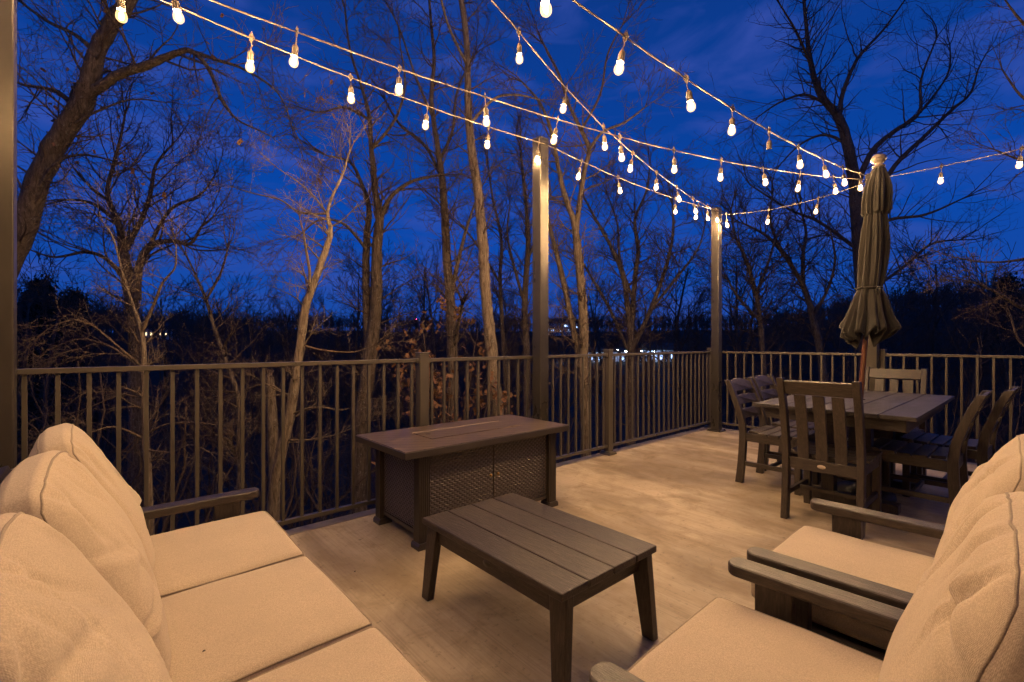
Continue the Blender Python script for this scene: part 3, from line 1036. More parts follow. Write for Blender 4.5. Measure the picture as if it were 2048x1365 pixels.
# ------------------------------------------------------------------ umbrella
def umbrella():
    base = V((4.425, .955, 0))
    t = thing('patio_umbrella', 'closed taupe patio umbrella tied shut, standing through the dining table', 'umbrella', base)
    lean = RT * .079                      # sideways lean per metre above the table
    def ax(z):
        return V((0, 0, z)) + lean * max(-.02, (z - .737)) + V((.0, .0, 0))
    B().tube([ax(.05), ax(.74), ax(1.5), ax(2.50)], .0185, 12).obj('pole', M_POLE, t, 0, True)
    B().tube([ax(.03) , ax(.42)], .026, 12).tube([ax(1.28), ax(1.36)], .026, 12).obj('pole_sleeve', M_RUBBER, t, 0, True)
    B().lathe([(0, .085), (.04, .085), (.05, .07), (.16, .055), (.215, .03), (.22, 0), (0, 0)], (0, 0, 0), 28).obj('base', M_RUBBER, t, 0, True)
    rnd = random.Random(8)
    NS = 200
    lob = [(i + rnd.uniform(-.28, .28)) * 2 * PI / 11 for i in range(11)]
    lam = [rnd.uniform(.65, 1.25) for _ in range(11)]
    def pleat(th, z):
        "1 on the crest of a fold, 0 in the sharp valley between two folds"
        th = (th + .16 * math.sin(z * 2.6 + 1.0) + .05 * math.sin(z * 9)) % (2 * PI)
        best, amp_ = 9.0, 1.0
        for c, l in zip(lob, lam):
            d = abs((th - c + PI) % (2 * PI) - PI)
            if d < best: best, amp_ = d, l
        return amp_ * (1 - min(1.0, best / (PI / 11 * 1.25)) ** 1.5)
    def fold(th, z, amp, ke):
        f2 = math.sin(th * 23 + 2.5 * math.sin(z * 3.1) + 1.1) * .5 + math.sin(th * 41 - z * 5) * .25
        return amp * (1.9 * pleat(th, z) - 1.0) + amp * (.24 + .18 * math.sin(z * 5 + th)) * f2
    def skirt(zs, rad, amp, name, parent, mat, inner=None, hem=0.0):
        b = B(); rings = []
        for z, r, am in zip(zs, rad, amp):
            ring = []
            for k in range(NS):
                th = k * 2 * PI / NS
                rr = r / (1 + am * .95) * (1 + fold(th, z, am, .8))
                zz = z + hem * (1 - smooth(zs[-1], zs[-1] + .16, z)) * (1.5 * pleat(th, z) - .7 + .45 * math.sin(th * 2 + 1.1))
                flick = max(0.0, math.cos(th + .55)) ** 6 * smooth(1.44, 1.27, z)
                rr += .070 * flick; zz += .035 * flick * hem / .078
                zz += .006 * math.sin(th * 13 + z * 8)
                ring.append(b.bm.verts.new(ax(zz) + V((math.cos(th) * rr, math.sin(th) * rr, 0))))
            rings.append(ring)
        for d, dz in ((.88, -.012), (.70, -.02), (.45, .05), (.25, .14)):
            ring = []
            for k in range(NS):
                c0 = rings[len(zs) - 1][k].co
                cc = ax(c0.z)
                ring.append(b.bm.verts.new(cc + (c0 - cc) * d + V((0, 0, dz))))
            rings.append(ring)
        for a, c in zip(rings, rings[1:]):
            for k in range(NS):
                b.bm.faces.new((a[k], a[(k + 1) % NS], c[(k + 1) % NS], c[k]))
        b.bm.faces.new(rings[0][::-1])
        return b.obj(name, mat, parent, 0, True)
    zs = [2.30, 2.22, 2.14, 2.05, 1.95, 1.86, 1.78, 1.70, 1.645, 1.612, 1.600, 1.585, 1.55, 1.49, 1.42, 1.35, 1.29, 1.235]
    rd = [.056, .074, .078, .090, .097, .099, .097, .092, .087, .082, .078, .085, .104, .124, .144, .162, .178, .190]
    am = [.12, .16, .20, .24, .26, .26, .24, .20, .16, .13, .11, .13, .18, .24, .30, .36, .40, .44]
    # finer rings
    def dense(z, r, a, m=3):
        Z, RR, A = [], [], []
        for i in range(len(z) - 1):
            for j in range(m):
                f = j / m
                Z.append(z[i] + (z[i + 1] - z[i]) * f); RR.append(r[i] + (r[i + 1] - r[i]) * f); A.append(a[i] + (a[i + 1] - a[i]) * f)
        return Z + [z[-1]], RR + [r[-1]], A + [a[-1]]
    can = skirt(*dense(zs, rd, am), 'canopy', t, M_CANOPY, hem=.078)
    zv = [2.535, 2.515, 2.47, 2.42, 2.36, 2.30, 2.25, 2.205, 2.178]
    rv = [.030, .048, .064, .082, .098, .104, .104, .103, .103]
    av = [.05, .08, .12, .16, .20, .23, .25, .26, .27]
    skirt(*dense(zv, rv, av), 'vent_flap', can, M_CANOPY, hem=.012)
    b = B()
    pts = [ax(1.600) + V((math.cos(k * PI / 16) * .082, math.sin(k * PI / 16) * .082, .002 * math.sin(k))) for k in range(33)]
    b.tube(pts, .0075, 6, False)
    f = -FW * .094 + ax(1.60)
    b.tube([f, f + V((.0, 0, -.03)) - FW * .01, f + RT * .012 + V((0, 0, -.11))], [.006, .006, .004], 5)
    b.tube([f, f + RT * -.02 + V((0, 0, -.02)), f + RT * -.016 + V((0, 0, -.08))], [.006, .006, .004], 5)
    b.obj('tie', M_CANOPY, can, 0, True)
    c = ax(2.535)
    B().lathe([(.020, 0), (.040, .004), (.042, .014), (.026, .022), (.024, .030), (.040, .042), (.050, .060), (.050, .076), (.040, .094), (.022, .104), (0, .107)], c, 20).obj('finial', M_FINIAL, t, 0, True)
umbrella()

# ------------------------------------------------------------------ fallen leaves on the deck and the sofa
def leaf(name, loc, rz, s, label, mat):
    b = B()
    n = 8
    up, dn = [], []
    for i in range(n + 1):
        u = i / n
        w = math.sin(u * PI) ** .8 * .32 * (1 + .25 * math.sin(u * 18))
        up.append((u - .5, w)); dn.append((u - .5, -w))
    b.prism([(x * s, y * s) for x, y in dn + up[::-1][1:-1]], 2, .001, .0022)
    for v in b.bm.verts:
        v.co.z += abs(v.co.y) * .5 + v.co.x ** 2 * 6
    o = b.obj(name, mat)
    o.location = loc; o.rotation_euler = (0, 0, rz)
    return tag(o, label, 'leaf')
def onfloor(px, py, z=0.0):
    d = (CAM_Z - z) * FPX / (py - 685)
    p = at(px, py, d); p.z = z
    return p
leaf('fallen_leaf', onfloor(710, 1144, .0005), 1.0, .012, 'tiny dark dead leaf lying on the concrete between sofa and fire pit table', M_DEBRIS)
leaf('fallen_leaf', onfloor(408, 1304, .4235), .4, .008, 'tiny brown dead leaf lying on the middle sofa seat cushion', M_DEBRIS)

# ------------------------------------------------------------------ trees
class Tubes:
    def __init__(s):
        s.v, s.f = [], []
    def add(s, pts, rad, sides):
        base = len(s.v)
        n = len(pts)
        cs = [(math.cos(k * 2 * PI / sides), math.sin(k * 2 * PI / sides)) for k in range(sides)]
        for i in range(n):
            p = pts[i]
            t = pts[min(i + 1, n - 1)] - pts[max(i - 1, 0)]
            t.normalize()
            if i == 0:
                x = t.cross(UP if abs(t.z) < .85 else V((1, 0, 0)))
            else:
                x = x - t * x.dot(t)
            x.normalize()
            y = t.cross(x)
            r = rad[i]
            for c, sn in cs:
                s.v.append((p.x + (x.x * c + y.x * sn) * r, p.y + (x.y * c + y.y * sn) * r, p.z + (x.z * c + y.z * sn) * r))
        for i in range(n - 1):
            a = base + i * sides; b = a + sides
            for k in range(sides):
                k2 = (k + 1) % sides
                s.f.append((a + k, a + k2, b + k2, b + k))
        s.f.append(tuple(base + (n - 1) * sides + k for k in range(sides)))
    def quad(s, p, x, y):
        b = len(s.v)
        for a, c in ((-1, -1), (1, -1), (1, 1), (-1, 1)):
            s.v.append(tuple(p + x * a + y * c))
        s.f.append((b, b + 1, b + 2, b + 3))
    def obj(s, name, mat, parent, smooth=True):
        if not s.v: return None
        me = bpy.data.meshes.new(name)
        me.from_pydata(s.v, [], s.f)
        me.materials.append(mat)
        if smooth: me.polygons.foreach_set('use_smooth', [True] * len(me.polygons))
        return link(name, me, parent)

def rvec(r):
    while True:
        v = V((r.uniform(-1, 1), r.uniform(-1, 1), r.uniform(-1, 1)))
        if .05 < v.length < 1: return v.normalized()

def turned(d, ang, r):
    ax_ = d.cross(rvec(r))
    if ax_.length < 1e-4: ax_ = d.cross(V((1, .3, .2)))
    return Matrix.Rotation(ang, 3, ax_.normalized()) @ d

def grow(T, p, d, L, rad, lvl, r, P, tips=None):
    n = max(3, min(9, int(L / P['seg'])))
    st = L / n
    pts, rr = [p.copy()], [rad]
    dirs = [d.copy()]
    for i in range(n):
        d = (d + rvec(r) * P['wander'] + UP * P['up'] * (1 if lvl < 3 else .6)).normalized()
        p = p + d * st
        pts.append(p.copy()); rr.append(max(P['rmin'] * .7, rad * (1 - .72 * (i + 1) / n))); dirs.append(d.copy())
    T.add(pts, rr, 5 if rad > .03 else (4 if rad > .012 else 3))
    if tips is not None and lvl >= P['max'] - 1: tips.append(pts[-1])
    if lvl < P['max']:
        k = r.randint(*P['kids'][min(lvl, len(P['kids']) - 1)])
        for c in range(k):
            u = (c + r.uniform(.3, 1.0)) / k
            u = .15 + .85 * u
            i = min(n, max(1, int(round(u * n))))
            nd = turned(dirs[i], R(r.uniform(*P['ang'])), r)
            nl = L * r.uniform(*P['len']) * (1.05 - .45 * u)
            nr = max(P['rmin'], rr[i] * r.uniform(.5, .72))
            if nl > P['lmin']:
                grow(T, pts[i], nd, nl, nr, lvl + 1, r, P, tips)

def catmull(pts, m=5):
    out = []
    n = len(pts)
    for i in range(n - 1):
        p0, p1, p2, p3 = pts[max(i - 1, 0)], pts[i], pts[i + 1], pts[min(i + 2, n - 1)]
        for j in range(m):
            t = j / m
            out.append(.5 * ((2 * p1) + (p2 - p0) * t + (2 * p0 - 5 * p1 + 4 * p2 - p3) * t * t + (3 * p1 - p0 - 3 * p2 + p3) * t ** 3))
    out.append(pts[-1])
    return out

BASEP = dict(seg=.13, wander=.24, up=.05, rmin=.0032, max=3, kids=[(3, 5), (5, 7), (4, 6)], ang=(28, 62), len=(.42, .72), lmin=.10)

def traced_tree(name, label, cat, D, limbs, seed, bark, twig, density=3.0, blen=.9, P=None, minw=0.0, spread=.35, leaves=0, group=None, yfrom=None, first_from=.25):
    """limbs: list of polylines [(px, py, width_px), ...]; the first is the trunk and is carried down to the ground"""
    r = random.Random(seed)
    PP = dict(BASEP); PP.update(P or {})
    tr0 = limbs[0][0]
    foot = at(tr0[0], tr0[1], D)
    gz = ground_z(foot.x, foot.y) - .1
    t = thing(name, label, cat, (foot.x, foot.y, gz), 0, group)
    o = V((foot.x, foot.y, gz))
    TT, TC = Tubes(), Tubes()
    tips = []
    for li, limb in enumerate(limbs):
        # depth drift gives the limb its real third dimension
        slope = 0 if li == 0 else r.uniform(-spread, spread)
        pts, wd = [], []
        for i, (x, y, w) in enumerate(limb):
            dd = D + slope * (i / max(1, len(limb) - 1)) * D * .25
            pts.append(at(x, y, dd) - o)
            wd.append(max(PP['rmin'] * 1.3, w * PP.get('ws', .88) / FPX * dd / 2))
        if li == 0:
            p0 = pts[0]
            if p0.z > .3:
                pts = [V((p0.x * 1.0, p0.y, 0)), V((p0.x, p0.y, p0.z * .35))] + pts
                wd = [wd[0] * 1.5, wd[0] * 1.12] + wd
        cv = catmull([V((p.x, p.y, p.z)) for p in pts], 5)
        cw = [v.x for v in catmull([V((w, 0, 0)) for w in wd], 5)]
        # knotty irregularity
        for i in range(1, len(cv) - 1):
            cv[i] = cv[i] + rvec(r) * min(cw[i] * .10, .012)
            cw[i] *= 1 + r.uniform(-.04, .04)
        T = TT if (li == 0 or max(cw) > .022) else TC
        T.add(cv, cw, 10 if max(cw) > .06 else 7)
        # side branches
        tot = sum((cv[i + 1] - cv[i]).length for i in range(len(cv) - 1))
        nb = int(tot * density * 1.7)
        lo = first_from if li == 0 else .12
        for k in range(nb):
            u = lo + (1 - lo) * (k + r.random()) / max(1, nb)
            i = min(len(cv) - 2, int(u * (len(cv) - 1)))
            d0 = (cv[i + 1] - cv[i]).normalized()
            d = turned(d0, R(r.uniform(38, 78)), r)
            d = (d + UP * .12).normalized()
            L = blen * r.uniform(.45, 1.15) * (1.0 if li else .9)
            grow(TC, cv[i], d, L, max(PP['rmin'], min(cw[i] * .45, .010 * blen + .006)), 1, r, PP, tips)
        # the end carries on as twigs
        d0 = (cv[-1] - cv[-2]).normalized()
        for k in range(3):
            grow(TC, cv[-1], turned(d0, R(r.uniform(5, 32)), r), blen * r.uniform(.6, 1.1), max(PP['rmin'], cw[-1] * .8), 1, r, PP, tips)
    TT.obj('trunk', bark, t)
    TC.obj('crown', twig, t)
    if leaves and tips:
        TL_ = Tubes()
        for k in range(leaves):
            p = r.choice(tips) + rvec(r) * .05
            x = rvec(r); y = x.cross(rvec(r)).normalized()
            s = r.uniform(.018, .034)
            TL_.quad(p - UP * .03, x * s, y * s * .6)
        TL_.obj('dead_leaves', M_LEAF, t, False)
    return t

traced_tree('leaning_tree', 'thick leaning tree trunk rising beside the left post with a long crooked limb', 'tree', 6.0, [
    [(-40, 680, 52), (8, 545, 52), (50, 450, 50), (84, 344, 48), (122, 270, 47), (163, 207, 46), (184, 150, 41), (194, 103, 36), (220, 55, 35), (252, 8, 34), (292, -70, 32)],
    [(182, 185, 26), (207, 169, 23), (241, 148, 22), (293, 131, 20), (344, 110, 16), (380, 102, 12), (412, 130, 10), (432, 170, 8), (446, 205, 7), (475, 240, 5), (520, 262, 4), (545, 275, 3)],
    [(380, 102, 10), (440, 122, 8), (490, 140, 6), (555, 185, 5), (583, 250, 3)],
    [(150, 215, 16), (118, 186, 11), (85, 176, 8), (45, 170, 6), (10, 150, 4)],
    [(200, 112, 14), (150, 70, 9), (100, 46, 8), (55, 15, 6)],
    [(60, 410, 14), (110, 330, 8), (160, 310, 6), (220, 320, 4)],
    [(120, 270, 9), (180, 230, 6), (260, 200, 4), (330, 205, 3)]],
    1, M_BARKD, M_TWIG, density=2.6, blen=.95, leaves=110, P=dict(ws=.80, rmin=.0032))
traced_tree('bare_tree', 'dark bare tree with a wide crown between the left post and the pale sapling', 'tree', 9.0, [
    [(272, 1000, 34), (272, 800, 31), (268, 650, 28), (256, 560, 25), (246, 500, 20), (238, 450, 14), (215, 390, 10), (226, 335, 8), (240, 280, 6), (250, 230, 4)],
    [(272, 600, 22), (278, 535, 17), (300, 492, 14), (345, 482, 10), (380, 488, 8), (402, 455, 5)],
    [(248, 505, 14), (285, 435, 10), (300, 390, 9), (312, 330, 6), (345, 290, 4)],
    [(258, 570, 12), (215, 520, 9), (170, 505, 7), (110, 515, 5), (60, 500, 3)],
    [(240, 450, 9), (190, 410, 7), (140, 400, 5), (90, 410, 3)],
    [(300, 490, 9), (340, 420, 7), (400, 390, 5), (430, 350, 3)]],
    2, M_BARKD, M_TWIG, density=2.8, blen=1.25, P=dict(rmin=.0045))
traced_tree('sapling', 'thin pale sapling forking just above the railing near the left post', 'sapling', 3.9, [
    [(300, 1090, 17), (291, 850, 14), (288, 740, 12), (284, 665, 9), (262, 600, 6), (245, 545, 5), (226, 475, 3.5), (205, 445, 2.5)],
    [(284, 665, 8), (308, 608, 6), (326, 565, 5), (350, 535, 4), (352, 495, 3)],
    [(287, 735, 6), (250, 705, 5), (190, 655, 4), (150, 640, 3), (110, 650, 2)],
    [(288, 745, 5), (240, 705, 4), (200, 685, 3.5), (150, 680, 3), (95, 702, 2)],
    [(290, 870, 5), (330, 850, 4), (380, 845, 3), (430, 850, 2)],
    [(291, 800, 5), (250, 790, 4), (215, 800, 3), (180, 815, 2)],
    [(292, 900, 4), (340, 905, 3), (380, 890, 2.5), (420, 905, 2)],
    [(292, 880, 5), (235, 855, 4), (190, 862, 3), (150, 880, 2)]],
    3, M_BARKP, M_TWIGP, density=3.4, blen=.42, P=dict(rmin=.0015, seg=.06, lmin=.05, wander=.26, up=.0))
traced_tree('slender_tree', 'slender lit tree leaning across the railing left of the fire pit table', 'tree', 4.3, [
    [(545, 1035, 26), (560, 920, 24), (578, 840, 22), (597, 720, 20), (611, 620, 18), (630, 560, 16), (652, 500, 14), (661, 460, 11), (655, 430, 8), (664, 395, 6), (685, 350, 5), (700, 300, 4)],
    [(618, 595, 9), (619, 545, 7), (612, 500, 6), (608, 470, 4)],
    [(655, 428, 6), (600, 425, 5), (560, 400, 4), (510, 388, 3), (468, 375, 2)],
    [(605, 690, 5), (640, 700, 4), (700, 705, 3), (740, 695, 2)],
    [(580, 830, 5), (630, 815, 4), (690, 820, 3), (720, 800, 2)],
    [(585, 800, 5), (540, 770, 4), (505, 775, 3), (470, 790, 2)],
    [(570, 880, 5), (620, 880, 4), (670, 870, 3), (720, 850, 2)],
    [(655, 430, 5), (625, 390, 4), (590, 360, 3), (560, 340, 2)]],
    4, M_BARKP, M_TWIGP, density=2.2, blen=.46, P=dict(rmin=.0016, seg=.07, lmin=.06, wander=.24, up=.02))
traced_tree('dead_snag', 'broken grey trunk without branches behind the slender lit tree', 'tree trunk', 5.6, [
    [(548, 1000, 25), (546, 900, 24), (543, 830, 22), (540, 762, 19), (541, 752, 8)]],
    5, M_BARK, M_TWIG, density=.0, blen=.12)
traced_tree('bare_tree', 'thin crooked tree curving left behind the railing beyond the sofa', 'tree', 6.2, [
    [(480, 980, 15), (480, 890, 14), (477, 800, 12), (455, 730, 9), (430, 660, 8), (412, 600, 7), (395, 560, 5), (372, 510, 4)],
    [(412, 600, 6), (440, 550, 5), (455, 500, 4)],
    [(470, 910, 8), (455, 880, 7), (430, 870, 4)]],
    6, M_BARK, M_TWIG, density=3.0, blen=.7, P=dict(rmin=.0028))
traced_tree('twin_trunk_tree', 'tall dark tree splitting into twin trunks behind the left end of the fire pit table', 'tree', 7.5, [
    [(718, 1010, 38), (722, 880, 36), (732, 780, 34), (743, 690, 31), (752, 600, 27), (754, 500, 23), (759, 440, 19), (750, 380, 14), (743, 300, 11), (738, 230, 9), (725, 180, 7), (700, 100, 5), (690, 20, 4)],
    [(738, 690, 20), (732, 590, 17), (733, 480, 15), (738, 420, 12), (724, 370, 9), (700, 325, 6), (655, 312, 4)],
    [(759, 445, 13), (780, 396, 10), (820, 365, 8), (862, 354, 6), (885, 350, 4)],
    [(742, 300, 8), (790, 240, 6), (810, 170, 5), (800, 90, 3)],
    [(738, 240, 7), (690, 215, 5), (640, 225, 4), (600, 215, 3)],
    [(733, 500, 8), (690, 450, 6), (640, 440, 5), (600, 470, 3)]],
    7, M_BARKD, M_TWIG, density=2.6, blen=.95, P=dict(rmin=.0038))
traced_tree('bare_tree', 'straight grey tree behind the middle of the fire pit table, forking low', 'tree', 7.8, [
    [(906, 860, 28), (906, 760, 26), (904, 660, 24), (899, 590, 22), (894, 510, 20), (889, 420, 18), (884, 360, 16), (876, 300, 13), (863, 200, 10), (868, 120, 8), (860, 20, 6), (855, -60, 5)],
    [(900, 600, 11), (913, 540, 10), (927, 480, 8), (942, 430, 6), (960, 380, 4)],
    [(886, 360, 9), (850, 292, 7), (800, 250, 6), (770, 200, 4)],
    [(880, 320, 9), (905, 262, 7), (915, 180, 5), (950, 110, 4)],
    [(908, 700, 10), (918, 640, 9), (925, 610, 7)],
    [(868, 240, 7), (830, 150, 5), (800, 60, 4), (770, 0, 3)]],
    8, M_BARK, M_TWIG, density=2.4, blen=.9, P=dict(rmin=.0038))
traced_tree('bare_tree', 'lit grey tree sweeping up left of the middle tall post without low branches', 'tree', 6.8, [
    [(995, 870, 32), (986, 740, 29), (978, 650, 27), (970, 560, 25), (964, 460, 24), (955, 380, 22), (943, 300, 20), (936, 200, 17), (935, 120, 15), (930, 50, 14), (920, -20, 13), (912, -90, 12)],
    [(940, 250, 8), (985, 200, 6), (1030, 190, 5), (1080, 200, 3)],
    [(935, 130, 7), (900, 60, 6), (880, -10, 5)]],
    9, M_BARKP, M_TWIG, density=1.2, blen=.7, P=dict(rmin=.0034), first_from=.45)
traced_tree('bare_tree', 'thin dark tree just left of the middle tall post', 'tree', 10.0, [
    [(1054, 860, 18), (1053, 700, 16), (1050, 600, 14), (1056, 500, 12), (1054, 430, 9), (1046, 350, 7), (1040, 290, 5)],
    [(1052, 620, 8), (1030, 540, 6), (1015, 470, 5), (1020, 410, 3)],
    [(1055, 520, 7), (1085, 450, 5), (1100, 390, 4)]],
    10, M_BARK, M_TWIG, density=2.8, blen=1.0, P=dict(rmin=.0045))
traced_tree('bare_tree', 'very thin dark tree between the lit grey tree and the middle tall post', 'tree', 10.5, [
    [(1014, 840, 13), (1010, 740, 11), (1005, 660, 10), (1000, 560, 9), (1003, 480, 7), (986, 400, 5), (976, 330, 4)],
    [(1002, 570, 6), (960, 500, 5), (930, 460, 4), (905, 440, 3)]],
    11, M_BARKD, M_TWIG, density=2.8, blen=1.0, P=dict(rmin=.0045))
traced_tree('bare_tree', 'lichen spotted tree right of the middle tall post, topped by a wide fork', 'tree', 7.2, [
    [(1172, 900, 26), (1168, 780, 24), (1167, 650, 21), (1161, 560, 19), (1155, 495, 18), (1148, 445, 14), (1130, 393, 12), (1117, 337, 10), (1104, 270, 8), (1082, 210, 6), (1045, 165, 4)],
    [(1152, 470, 13), (1160, 400, 12), (1170, 337, 11), (1178, 300, 10), (1166, 268, 9), (1140, 215, 7), (1118, 150, 6), (1085, 85, 4)],
    [(1160, 735, 16), (1156, 705, 15), (1140, 625, 14), (1126, 563, 13), (1114, 510, 12), (1098, 450, 9), (1083, 400, 6), (1070, 350, 4)],
    [(1178, 302, 8), (1205, 265, 6), (1250, 245, 5), (1290, 215, 3)],
    [(1162, 262, 6), (1200, 190, 5), (1215, 110, 4), (1245, 50, 3)]],
    12, M_BARK, M_TWIG, density=2.3, blen=.85, P=dict(rmin=.0036))
traced_tree('bare_tree', 'spreading tree with several upright limbs between the middle post and the corner post', 'tree', 11.0, [
    [(1262, 880, 22), (1262, 760, 20), (1263, 690, 18), (1258, 640, 14), (1248, 560, 11), (1225, 500, 8), (1192, 440, 6), (1168, 395, 4)],
    [(1263, 660, 13), (1269, 570, 11), (1276, 500, 9), (1270, 440, 7), (1292, 385, 5), (1300, 330, 3)],
    [(1263, 705, 12), (1300, 622, 10), (1330, 540, 8), (1346, 470, 6), (1345, 410, 4)],
    [(1258, 705, 8), (1220, 620, 7), (1186, 560, 6), (1158, 515, 4)],
    [(1300, 622, 7), (1350, 560, 6), (1395, 500, 4), (1410, 450, 3)],
    [(1266, 600, 7), (1240, 520, 6), (1235, 450, 4), (1215, 390, 3)]],
    13, M_BARK, M_TWIG, density=3.0, blen=1.15, P=dict(rmin=.0048))
traced_tree('bare_tree', 'huge bare tree towering over the closed umbrella', 'tree', 15.0, [
    [(1735, 760, 44), (1728, 600, 38), (1716, 450, 34), (1705, 340, 29), (1682, 245, 23), (1642, 190, 17), (1622, 130, 13), (1613, 60, 10), (1606, -20, 8)],
    [(1678, 240, 14), (1685, 190, 11), (1715, 118, 9), (1765, 62, 6), (1810, 0, 4)],
    [(1714, 370, 18), (1745, 302, 14), (1790, 262, 12), (1838, 226, 9), (1842, 160, 6), (1872, 80, 4)],
    [(1735, 420, 15), (1790, 332, 12), (1850, 272, 10), (1902, 222, 8), (1940, 188, 6), (1956, 140, 4), (1972, 108, 3)],
    [(1655, 210, 9), (1610, 190, 7), (1560, 205, 5), (1515, 235, 3)],
    [(1622, 130, 8), (1590, 60, 6), (1560, 10, 4)],
    [(1695, 290, 9), (1650, 270, 7), (1600, 290, 5), (1560, 330, 3)],
    [(1840, 226, 6), (1895, 150, 5), (1900, 90, 3)],
    [(1720, 470, 12), (1780, 440, 9), (1850, 430, 7), (1920, 400, 4)],
    [(1716, 500, 11), (1640, 445, 8), (1580, 420, 6), (1500, 370, 4)],
    [(1725, 590, 10), (1800, 540, 8), (1860, 490, 6), (1920, 480, 4)]],
    14, M_BARKD, M_TWIG, density=2.4, blen=1.75, P=dict(ws=.72, rmin=.0042, seg=.22, kids=[(4, 6), (3, 5), (2, 4)]))
traced_tree('bare_tree', 'pale trunked tree bending left between the corner post and the umbrella', 'tree', 14.0, [
    [(1648, 780, 19), (1640, 700, 17), (1627, 640, 15), (1610, 580, 12), (1588, 540, 10), (1560, 500, 8), (1530, 470, 6), (1488, 448, 4)],
    [(1606, 572, 10), (1606, 510, 8), (1612, 465, 6), (1600, 415, 4)],
    [(1560, 500, 7), (1540, 440, 5), (1545, 390, 4)],
    [(1625, 635, 8), (1655, 580, 6), (1670, 520, 5), (1660, 460, 3)]],
    15, M_BARK, M_TWIG, density=3.0, blen=1.4, P=dict(rmin=.0058))
traced_tree('bare_tree', 'small crooked dark tree right beside the corner post', 'tree', 13.0, [
    [(1528, 760, 13), (1522, 660, 12), (1512, 590, 10), (1492, 520, 8), (1470, 470, 5), (1462, 420, 4)],
    [(1512, 590, 8), (1535, 530, 6), (1550, 480, 4)],
    [(1518, 640, 7), (1480, 600, 6), (1455, 560, 4)]],
    16, M_BARKD, M_TWIG, density=3.0, blen=1.3, P=dict(rmin=.0054))
traced_tree('bare_tree', 'tree at the right edge reaching bare branches in from outside the picture', 'tree', 6.6, [
    [(2210, 900, 46), (2185, 600, 40), (2160, 300, 32), (2140, 0, 26), (2130, -200, 20)],
    [(2185, 640, 14), (2110, 640, 11), (2048, 618, 9), (2005, 592, 7), (1965, 572, 5), (1925, 560, 3)],
    [(2170, 480, 12), (2100, 500, 9), (2040, 520, 6), (1970, 525, 4), (1910, 515, 3)],
    [(2165, 380, 11), (2090, 330, 8), (2040, 320, 5), (1990, 300, 3)],
    [(2155, 260, 11), (2085, 220, 8), (2040, 190, 5), (2005, 140, 3)],
    [(2192, 720, 12), (2110, 720, 9), (2045, 690, 6), (2020, 630, 4)],
    [(2150, 160, 10), (2090, 90, 7), (2040, 40, 5), (2010, 0, 3)]],
    17, M_BARKD, M_TWIG, density=3.0, blen=.62, P=dict(rmin=.0030))

# oak sapling that keeps its brown leaves
def leafy_shrub():
    r = random.Random(31)
    f = at(900, 900, 6.6)
    gz = ground_z(f.x, f.y)
    t = thing('leafy_shrub', 'shrub holding on to rusty brown dead leaves behind the fire pit table', 'shrub', (f.x, f.y, gz))
    TS = Tubes(); tips = []
    P = dict(BASEP); P.update(rmin=.003, max=3, kids=[(5, 7), (4, 6), (3, 4)], up=.02)
    for (x, y) in ((850, 700), (905, 720), (950, 690), (880, 790), (820, 720), (930, 800)):
        e = at(x, y, 6.6 + r.uniform(-.5, .5)) - V((f.x, f.y, gz))
        pts = catmull([V((0, 0, 0)), V((e.x * .2, e.y * .2, e.z * .55)) + rvec(r) * .1, e], 5)
        TS.add(pts, [.022 * (1 - .75 * i / (len(pts) - 1)) for i in range(len(pts))], 5)
        for k in range(9):
            i = r.randint(4, len(pts) - 1)
            grow(TS, pts[i], turned(UP, R(r.uniform(30, 100)), r), r.uniform(.35, .8), .007, 1, r, P, tips)
    TS.obj('stem', M_TWIG, t)
    L = Tubes()
    for k in range(1500):
        p = r.choice(tips) + rvec(r) * r.uniform(0, .09)
        x = rvec(r); y = x.cross(rvec(r)).normalized(); s = r.uniform(.022, .042)
        L.quad(p, x * s, y * s * .55)
    L.obj('leaves', M_LEAF, t, False)
leafy_shrub()

# ------------------------------------------------------------------ trees farther back: a few kinds, copied
def far_kind(seed, H, P=None):
    r = random.Random(seed)
    PP = dict(BASEP); PP.update(seg=.5, rmin=.011, max=4, kids=[(4, 6), (5, 7), (4, 6), (3, 4)], lmin=.22, wander=.16, up=.09, ang=(24, 55), len=(.45, .70))
    PP.update(P or {})
    TT, TC = Tubes(), Tubes()
    d = (UP + rvec(r) * .07).normalized(); p = V((0, 0, -.3)); pts = [p.copy()]
    n = 9
    for i in range(n):
        d = (d + rvec(r) * .09 + UP * .03).normalized(); p = p + d * (H / n); pts.append(p.copy())
    rad = [H * .0135 * (1 - .86 * i / n) + .01 for i in range(n + 1)]
    TT.add(pts, rad, 7)
    for k in range(15):
        u = .30 + .68 * (k + r.random()) / 15
        i = min(n - 1, int(u * n)); q = pts[i].lerp(pts[i + 1], u * n - i)
        dd = turned(UP, R(r.uniform(25, 60)), r)
        grow(TC, q, dd, H * r.uniform(.20, .36) * (1.25 - .6 * u), rad[i] * .5, 1, r, PP)
    return TT, TC

